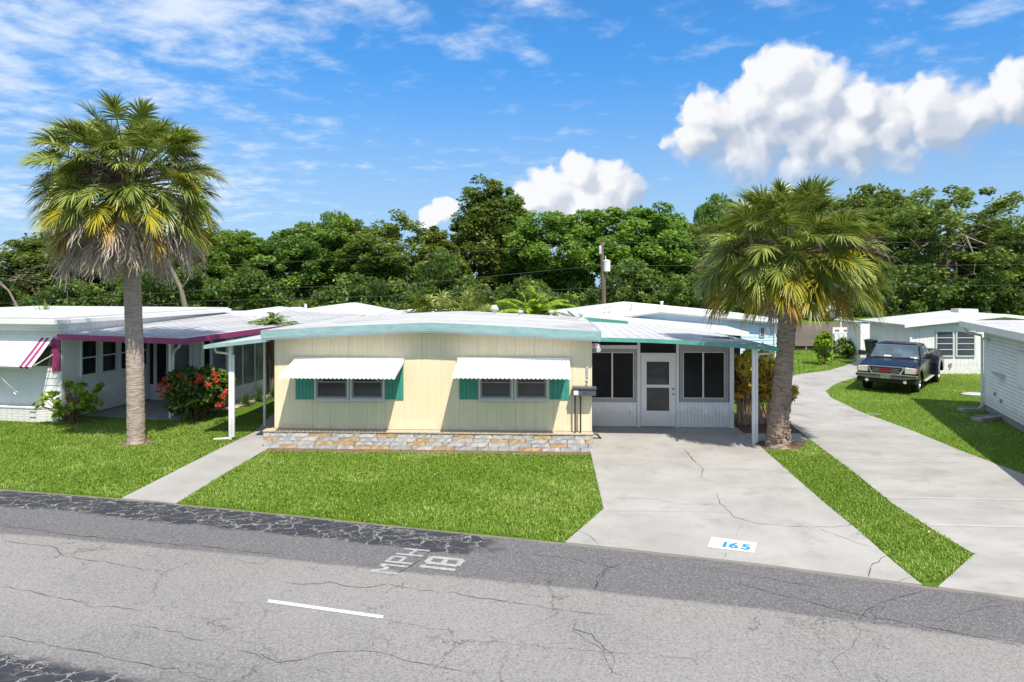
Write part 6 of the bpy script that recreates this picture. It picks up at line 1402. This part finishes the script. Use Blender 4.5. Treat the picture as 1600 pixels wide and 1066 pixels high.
# shaggy boots under the crown
rr = random.Random(9); bt = MB()
for k in range(150):
    a = rr.uniform(0, 6.283); z = rr.uniform(3.45, 4.55); r0 = .235+.03*(z-3.1); c_ = Vector((.245+.04*(z-3.2), .02, z)); d = Vector((cos(a), sin(a), 0)); s_ = Vector((-sin(a), cos(a), 0))
    p0 = c_+d*(r0-.03)+Vector((0, 0, -.12)); L = rr.uniform(.14, .34); w_ = rr.uniform(.03, .07); tp = p0+d*rr.uniform(.04, .13)+Vector((0, 0, L))+s_*rr.gauss(0, .07)
    bt.hexa([p0-s_*w_, p0+s_*w_, p0+s_*w_+d*.03, p0-s_*w_+d*.03, tp-s_*w_*.4, tp+s_*w_*.4, tp+s_*w_*.4+d*.02, tp-s_*w_*.4+d*.02])
o = bt.build('leaf_boots', 'boot', palmB); o['kind'] = 'stuff'
bt = MB()                                   # split bark scales low on the stem
for k in range(130):
    a = rr.uniform(0, 6.283); z = rr.uniform(.05, 1.5); r0 = np.interp(z, [0, .2, .7, 1.8], [.30, .28, .225, .212]); c_ = Vector((.0+.08*z, .0, z)); d = Vector((cos(a), sin(a), 0)); s_ = Vector((-sin(a), cos(a), 0))
    p0 = c_+d*(r0-.005); w_ = rr.uniform(.03, .08); L = rr.uniform(.05, .12); q0 = p0+d*rr.uniform(.015, .045)+Vector((0, 0, L))
    bt.hexa([p0-s_*w_-d*.03, p0+s_*w_-d*.03, p0+s_*w_, p0-s_*w_, q0-s_*w_*.8-d*.05, q0+s_*w_*.8-d*.05, q0+s_*w_*.8, q0-s_*w_*.8])
o = bt.build('bark_scales', 'palmtrunkB', palmB); o['kind'] = 'stuff'

# young palms behind the houses
def small_fan_palm(px, ptop, y, R_, n, label, seed, m=Gm):
    zt = Zat(ptop, y); zh = zt-R_*1.1; b_ = (Xat(px, y), y)
    t = thing('young_palm', (*b_, 0), 0, label, 'palm tree'); mb = MB(); mb.tube([(0, 0, 0), (0, 0, zh)], [.18, .16], 10); mb.build('trunk', 'palmtrunkB', t)
    rr = random.Random(seed); a = 0
    for k in range(n):
        a += 2.4+rr.gauss(0, .2); e = R(rr.uniform(-5, 85)); me = fan_frond(seed*500+k, e, R_*.65*rr.uniform(.8, 1.1), R_*.6, 24, .45, 2.2, w=.045); put_frond(t, me, m, (0, 0, zh), a)
small_fan_palm(684, 436, 26, 1.65, 34, 'young blue-green fan palm behind the yellow roof, left one', 61)
small_fan_palm(737, 441, 26.5, 1.5, 30, 'young fan palm behind the yellow roof beside the roof vent', 62)
def pinnate(seed, elev, L, n=26, ll=.42, droop=.9, m='arecaleaf'):
    rg = random.Random(seed); mb = MB(); d = Vector((cos(elev), 0, sin(elev)))
    f = lambda t: d*(L*t)+Vector((0, 0, -droop*L*.5*t*t)); mb.tube([f(k/7) for k in range(8)], [.018-.002*k for k in range(8)], 4, a=.8, cap=False)
    for k in range(n):
        t = .18+.82*k/(n-1); p = f(t); dd = (f(min(1, t+.02))-f(t-.02)).normalized()
        for s_ in (-1, 1):
            q = (Vector((0, s_, 0))*.8+dd*.55+Vector((0, 0, .15))).normalized(); l_ = ll*(1-.55*abs(t-.45))*rg.uniform(.85, 1.1); e = q.cross(Vector((0, 0, 1))).normalized()*.02; a = rg.random()
            m1 = p+q*l_*.5+Vector((0, 0, -.04*l_)); m2 = p+q*l_+Vector((0, 0, -.42*l_))
            mb.quad(p-e*.6, p+e*.6, m1+e, m1-e, a=a); mb.quad(m1-e, m1+e, m2+e*.15, m2-e*.15, a=a)
    return mb.mesh('frond', m, True)
def feather_palm(px, ptop, y, R_, n, label, seed, e0=20, e1=80, m='arecaleaf', hz=None, cat='palm tree', name='feather_palm'):
    zt = Zat(ptop, y); zh = max(.05, zt-R_*.85) if hz is None else hz; t = thing(name, (Xat(px, y), y, 0), 0, label, cat); rr = random.Random(seed)
    mb = MB()
    for k in range(4): mb.tube([(rr.gauss(0, .1), rr.gauss(0, .1), 0), (rr.gauss(0, .12), rr.gauss(0, .1), zh+.1)], [.06, .05], 7)
    mb.build('stem', 'bushwood', t); a = 0
    for k in range(n):
        a += 2.4+rr.gauss(0, .2); o = link('frond', pinnate(seed*300+k, R(rr.uniform(e0, e1)), R_*rr.uniform(.85, 1.15), m=m), t); o.location = (rr.gauss(0, .08), rr.gauss(0, .08), zh); o.rotation_euler = (0, 0, a)
feather_palm(832, 430, 26, 1.95, 30, 'lime green feathery palm drooping behind the yellow roof', 63, 25, 85)
feather_palm(425, 470, 24.5, 1.1, 14, 'thin feathery plant rising behind the magenta roof edge', 64, 40, 85, 'shrub', 2.3, 'plant', 'feathery_plant')
def yucca(px, pbase_y, y, ztop, n, L, label, seed, m='liriope', w=.05, name='yucca', cat='plant', z0=None, droop=.35):
    rr = random.Random(seed); z0 = max(0, ztop-L*.95) if z0 is None else z0; t = thing(name, (Xat(px, y), y, 0), 0, label, cat)
    if z0 > .1: mb = MB(); mb.tube([(0, 0, 0), (0, 0, z0)], [.09, .08], 8); mb.build('stem', 'bushwood', t)
    mb = MB()
    for k in range(n):
        a = rr.uniform(0, 6.283); e = R(rr.uniform(5, 88)); d = Vector((cos(a)*cos(e), sin(a)*cos(e), sin(e))); s_ = Vector((-sin(a), cos(a), 0)); l_ = L*rr.uniform(.7, 1.1); c = [d*(l_*q)+Vector((0, 0, z0-droop*l_*q*q*cos(e))) for q in (0, .33, .66, 1)]; ws = [w*.7, w, w*.75, w*.08]; av = rr.random()
        for j in range(3): mb.quad(c[j]-s_*ws[j]/2, c[j]+s_*ws[j]/2, c[j+1]+s_*ws[j+1]/2, c[j+1]-s_*ws[j+1]/2, a=av)
    mb.build('leaves', m, t, attr=True)
    return t
yucca(70, 0, 25.5, Zat(471, 25.5), 90, .95, 'spiky yucca head poking above the left home roof', 65, 'shrub', .06)
for k, (px, py, L) in enumerate(((383, 634, .62), (405, 627, .80), (428, 622, .66))):
    y = F*HC/(py-YH); yucca(px, 0, y, .7, 150, L, ('small strappy grass clump nearest the left canopy post', 'largest strappy grass clump along the porch edging', 'strappy grass clump beside the yellow home corner')[k], 66+k, 'liriope', .022, 'grass_clump', 'plant', .02, .75)

# ------------------------------------------------------------------ shrubs
def shrub(name, label, base, R_, H, nst, ncl, per, csize, lsize, m, seed, wood='bushwood', low=.15, cat='bush', dens=.5, zsq=1.0, up=.4, elong=1.6):
    rg = np.random.default_rng(seed); rr = random.Random(seed); t = thing(name, (*base, 0), 0, label, cat)
    cs = []
    while len(cs) < ncl:
        d = unit(rg.normal(0, 1, 3)); r_ = rg.uniform(.1, 1)**dens; z = H*(low+(1-low)*.5)+d[2]*r_*H*(1-low)*.46; cs.append((d[0]*r_*R_, d[1]*r_*R_*zsq, z))
    cs = np.array(cs); P_, out = clump_points(rg, cs, csize*rg.uniform(.7, 1.2, ncl), per, .7); V, Fc = leaf_cloud(rg, P_, out, lsize, up, .7, elong)
    V[:, 2] = np.maximum(V[:, 2], .02)
    a = np.clip(np.repeat(rg.normal(.5, .15, ncl), per)+rg.normal(0, .17, len(P_)), 0, 1); link('foliage', np_mesh('foliage', V, Fc, a, m), t)
    mb = MB()
    for k in range(nst):
        c_ = Vector(cs[rr.randrange(ncl)]); b_ = Vector((rr.gauss(0, R_*.13), rr.gauss(0, R_*.1), 0)); mid = b_.lerp(c_, .5)+Vector((rr.gauss(0, .05), rr.gauss(0, .05), .05)); mb.tube([b_, mid, c_], [.022, .016, .006], 5, cap=False)
    mb.build('stems', wood, t)
    return t, cs
bb = (-9.35, 20.35)
ix, cs = shrub('flowering_bush', 'round red-flowering bush before the white porch', bb, .96, 1.66, 26, 190, 30, .22, .105, 'ixora', 81, low=.05, dens=.42)
rr = random.Random(4); rgf = np.random.default_rng(8); spots = []
for (px, py) in ((281, 587), (291, 594), (297, 600), (283, 610), (268, 607), (312, 588), (313, 592), (310, 596), (263, 603), (251, 601), (248, 609), (259, 592), (335, 585), (338, 594), (354, 612), (352, 630), (342, 633), (255, 617), (325, 602), (349, 619)):
    y = bb[1]-.62-.35*rr.random(); spots.append((Xat(px, y)-bb[0], y-bb[1], Zat(py, y)))
for s_ in spots:
    n = 60; d = unit(rgf.normal(0, 1, (n, 3))); P_ = np.array(s_)+d*np.array([.10, .10, .075]); V, Fc = leaf_cloud(rgf, P_, d*2, .05, .2, .3, 1.0); link('flower_cluster', np_mesh('flower_cluster', V, Fc, rgf.random(n), 'flower'), ix)
shrub('light_green_shrub', 'sparse pale green shrub at the corner of the striped awning home', (-12.75, 19.75), .85, 1.40, 30, 40, 22, .16, .10, 'lime', 82, low=.12, dens=.4)
shrub('lime_shrub', 'upright lime green shrub on the lawn near the fence', (Xat(1287, 33.5), 33.5), .44, 1.75, 10, 46, 40, .2, .11, 'lime', 83, low=.05)
shrub('small_shrub', 'low green shrub in front of the letter boxes', (Xat(1324, 36), 36), .55, 1.15, 10, 40, 40, .2, .10, 'shrub', 84, low=.0)
# croton hedge between the porch and the palm
for k, (px, py, R_, H) in enumerate(((1162, 664, .38, 2.05), (1184, 662, .40, 1.98), (1207, 664, .40, 1.95))):
    base = G(px, py); rg = np.random.default_rng(90+k); rr = random.Random(90+k)
    t = thing('croton_bush', (*base, 0), 0, ('leggy bronze croton bush against the porch corner', 'leggy yellow croton bush behind the driveway post', 'leggy croton bush just left of the short palm trunk')[k], 'bush', 'croton bushes beside the porch')
    mb = MB(); tips = []
    for j in range(20):
        a = rr.uniform(0, 6.283); r1 = rr.uniform(.15, 1)*R_*1.2; zt = H*rr.uniform(.35, 1.0); b_ = Vector((rr.gauss(0, .13), rr.gauss(0, .1), 0)); e = Vector((cos(a)*r1, sin(a)*r1*.8, zt)); m1 = b_.lerp(e, .45)+Vector((rr.gauss(0, .06), rr.gauss(0, .06), 0)); mb.tube([b_, m1, e], [.020, .016, .009], 5, cap=False); tips.append(e)
        if rr.random() < .6: e2 = m1+Vector((rr.gauss(0, .18), rr.gauss(0, .15), rr.uniform(.2, .5))); mb.tube([m1, e2], [.012, .007], 4, cap=False); tips.append(e2)
    mb.build('stems', 'hedgewood', t)
    tips = np.array([tuple(x) for x in tips]); top = tips[:, 2] > H*.45; C_ = np.concatenate([np.repeat(tips[top], 2, 0), tips[~top][::2]]); per = 24; P_, out = clump_points(rg, C_+rg.normal(0, .04, C_.shape), np.full(len(C_), .19), per, .9); V, Fc = leaf_cloud(rg, P_, out, .13, .3, .7, 2.0)
    a = np.clip((P_[:, 2]-H*.45)/(H*.6)*.6+.3+rg.normal(0, .22, len(P_)), 0, 1); link('foliage', np_mesh('foliage', V, Fc, a, 'croton'), t)
# stones edging the plant strip of the left home
ed = thing('stone_edging', (*G(353, 641), 0), 0, 'row of pale flat stones edging the plants along the white porch', 'edging'); p, q = Vector(G(352, 642)), Vector(G(436, 616)); L = (q-p).length; n = int(L/.34)
mb = MB(); mb.lathe([(.15, 0), (.165, .04), (.13, .075), (.05, .085)], 8); sme = mb.mesh('stone', 'ledge'); rr = random.Random(3)
for k in range(n): o = link('stone', sme, ed); w_ = p.lerp(q, k/n)-p; o.location = (w_.x+rr.gauss(0, .03), w_.y, 0); o.rotation_euler = (0, 0, rr.uniform(0, 6)); o.scale = (rr.uniform(.85, 1.2), rr.uniform(.85, 1.2), rr.uniform(.7, 1.1))

# ------------------------------------------------------------------ grass
def inside(poly, x, y):
    r_ = np.zeros(len(x), bool); n = len(poly); j = n-1
    for i in range(n):
        xi, yi = poly[i]; xj, yj = poly[j]
        c_ = ((yi > y) != (yj > y)) & (x < (xj-xi)*(y-yi)/(yj-yi+1e-12)+xi); r_ ^= c_; j = i
    return r_
def rectw(f, x0, x1, y0, y1): return [f.w(x0, y0), f.w(x1, y0), f.w(x1, y1), f.w(x0, y1)]
HOLES = [P_SOILA, P_DRIVE, P_WALK, P_DRIVE2, P_BED, P_PAD, rectw(fa, -.22, HW+.05, -.27, 7), rectw(fa, HW, xr, DP, 7), rectw(fb, -9, -.62, -.27, 8), rectw(fb, -9, 0, -.02, 8), rectw(fb, 0, 3.3, .72, 14), rectw(fd, -.06, 13, -.02, 7), rectw(fc, -.05, 9, -.04, 8)]
edge_x = np.array([p[0] for p in EDGE]); edge_y = np.array([p[1] for p in EDGE])
def grass(name, label, bounds, n, h0, h1, w, seed, far=False):
    rg = np.random.default_rng(seed); x0, x1, y0, y1 = bounds; x = rg.uniform(x0, x1, n); y = rg.uniform(y0, y1, n)
    fr = rg.normal(0, .035, n); k = y > np.interp(x, edge_x, edge_y)+.03+np.abs(fr)
    kx = np.abs(x/np.maximum(y, 1)) < .80; k &= kx
    jx, jy = x+rg.normal(0, .018, n), y+rg.normal(0, .018, n)
    for Pl in HOLES: k &= ~inside(Pl, jx, jy)
    # thin and worn places
    wear = np.sin(x*1.7+2*np.sin(y*.9))*np.sin(y*2.3+1.5*np.sin(x*1.1)); soil = inside(P_DIRT, x, y+0*x)
    k &= ~((wear+rg.normal(0, .12, n) > .62) & (rg.random(n) < .62)) & ~(soil & (rg.random(n) < .85))
    tuft = .5+.28*np.sin(x*5.1+2*np.sin(y*3.7))*np.sin(y*6.3+2*np.sin(x*4.2))+.28*np.sin(x*11+2*np.sin(y*9))*np.sin(y*13+2*np.sin(x*8))+rg.normal(0, .12, n)
    x, y, wear, tuft = x[k], y[k], wear[k], tuft[k]; n = len(x)
    a = rg.uniform(0, 2*pi, n); h = rg.uniform(h0, h1, n)*(.72+.55*np.clip(tuft, 0, 1.2)); ln = rg.uniform(.25, 1.25, n)*h; d = np.stack([np.cos(a), np.sin(a)], 1); s_ = np.stack([-np.sin(a), np.cos(a)], 1)*w*rg.uniform(.6, 1.3, n)[:, None]
    z = np.zeros(n); b_ = np.stack([x, y], 1)
    v0 = np.column_stack([b_-s_/2, z]); v1 = np.column_stack([b_+s_/2, z]); m1 = b_+d*ln[:, None]*.35; v2 = np.column_stack([m1+s_*.45, h*.68]); v3 = np.column_stack([m1-s_*.45, h*.68]); tp = b_+d*ln[:, None]; v4 = np.column_stack([tp, h*.92])
    if far: V = np.stack([v0, v1, v4], 1).reshape(-1, 3); Fc = np.arange(n*3).reshape(n, 3); av = 1
    else:
        V = np.stack([v0, v1, v2, v3, v4], 1).reshape(-1, 3); i = np.arange(n)[:, None]*5; Fc = np.concatenate([i+np.array([[0, 1, 2, 3]])]); T_ = np.concatenate([i+np.array([[3, 2, 4, 4]])])
    c = np.clip(.36+.13*np.sin(x*.8+1.3*np.sin(y*.7))*np.sin(y*.6)+.20*tuft+np.clip((wear-.35)*.6, 0, .35)+rg.normal(0, .17, n), 0, 1)
    if far: me = np_mesh('grass', V, Fc, c, 'grass')
    else: me = np_mesh('grass', V, np.concatenate([Fc]), c, 'grass'); 
    if not far:
        # separate tip triangles
        V2 = np.stack([v3, v2, v4], 1).reshape(-1, 3); me2 = np_mesh('tips', V2, np.arange(n*3).reshape(n, 3), c, 'grass'); bmj = bmesh.new(); bmj.free()
        o2 = link('grass_tips', me2)
    o = link(name, me); tag(o, label, 'grass', kind='stuff')
    if not far: o2.parent = o; o2['kind'] = 'stuff'
    return o
grass('grass', 'short bright green lawn between the road and the houses', (-16, 9, 9.3, 21), 560000, .022, .056, .013, 1)
grass('grass', 'lawn on the right around the truck and along the far driveway', (6.5, 24, 8.6, 31), 400000, .024, .06, .015, 2, far=True)
grass('grass', 'lawn far back toward the plank fence', (12, 27, 30, 43), 60000, .06, .12, .03, 3, far=True)
# little yellow weed flowers
rg = np.random.default_rng(12); n = 420; x = rg.uniform(-12, 9, n); y = rg.uniform(9.5, 19, n); k = y > np.interp(x, edge_x, edge_y)+.15
for Pl in HOLES: k &= ~inside(Pl, x, y)
x, y = x[k], y[k]; P_ = np.column_stack([x, y, rg.uniform(.05, .085, len(x))]); V, Fc = leaf_cloud(rg, P_, np.tile([0, 0, 1.0], (len(x), 1)), .028, 1.5, .2, 1.0)
MT['weed'] = leaf_mat('weed_flower', (.55, .5, .08), (.7, .62, .15), (.75, .72, .5), .1, .6)
o = link('lawn_flowers', np_mesh('lawn_flowers', V, Fc, rg.random(len(x)), 'weed')); tag(o, 'tiny yellow and white weed flowers dotted over the lawn', 'flowers', kind='stuff')
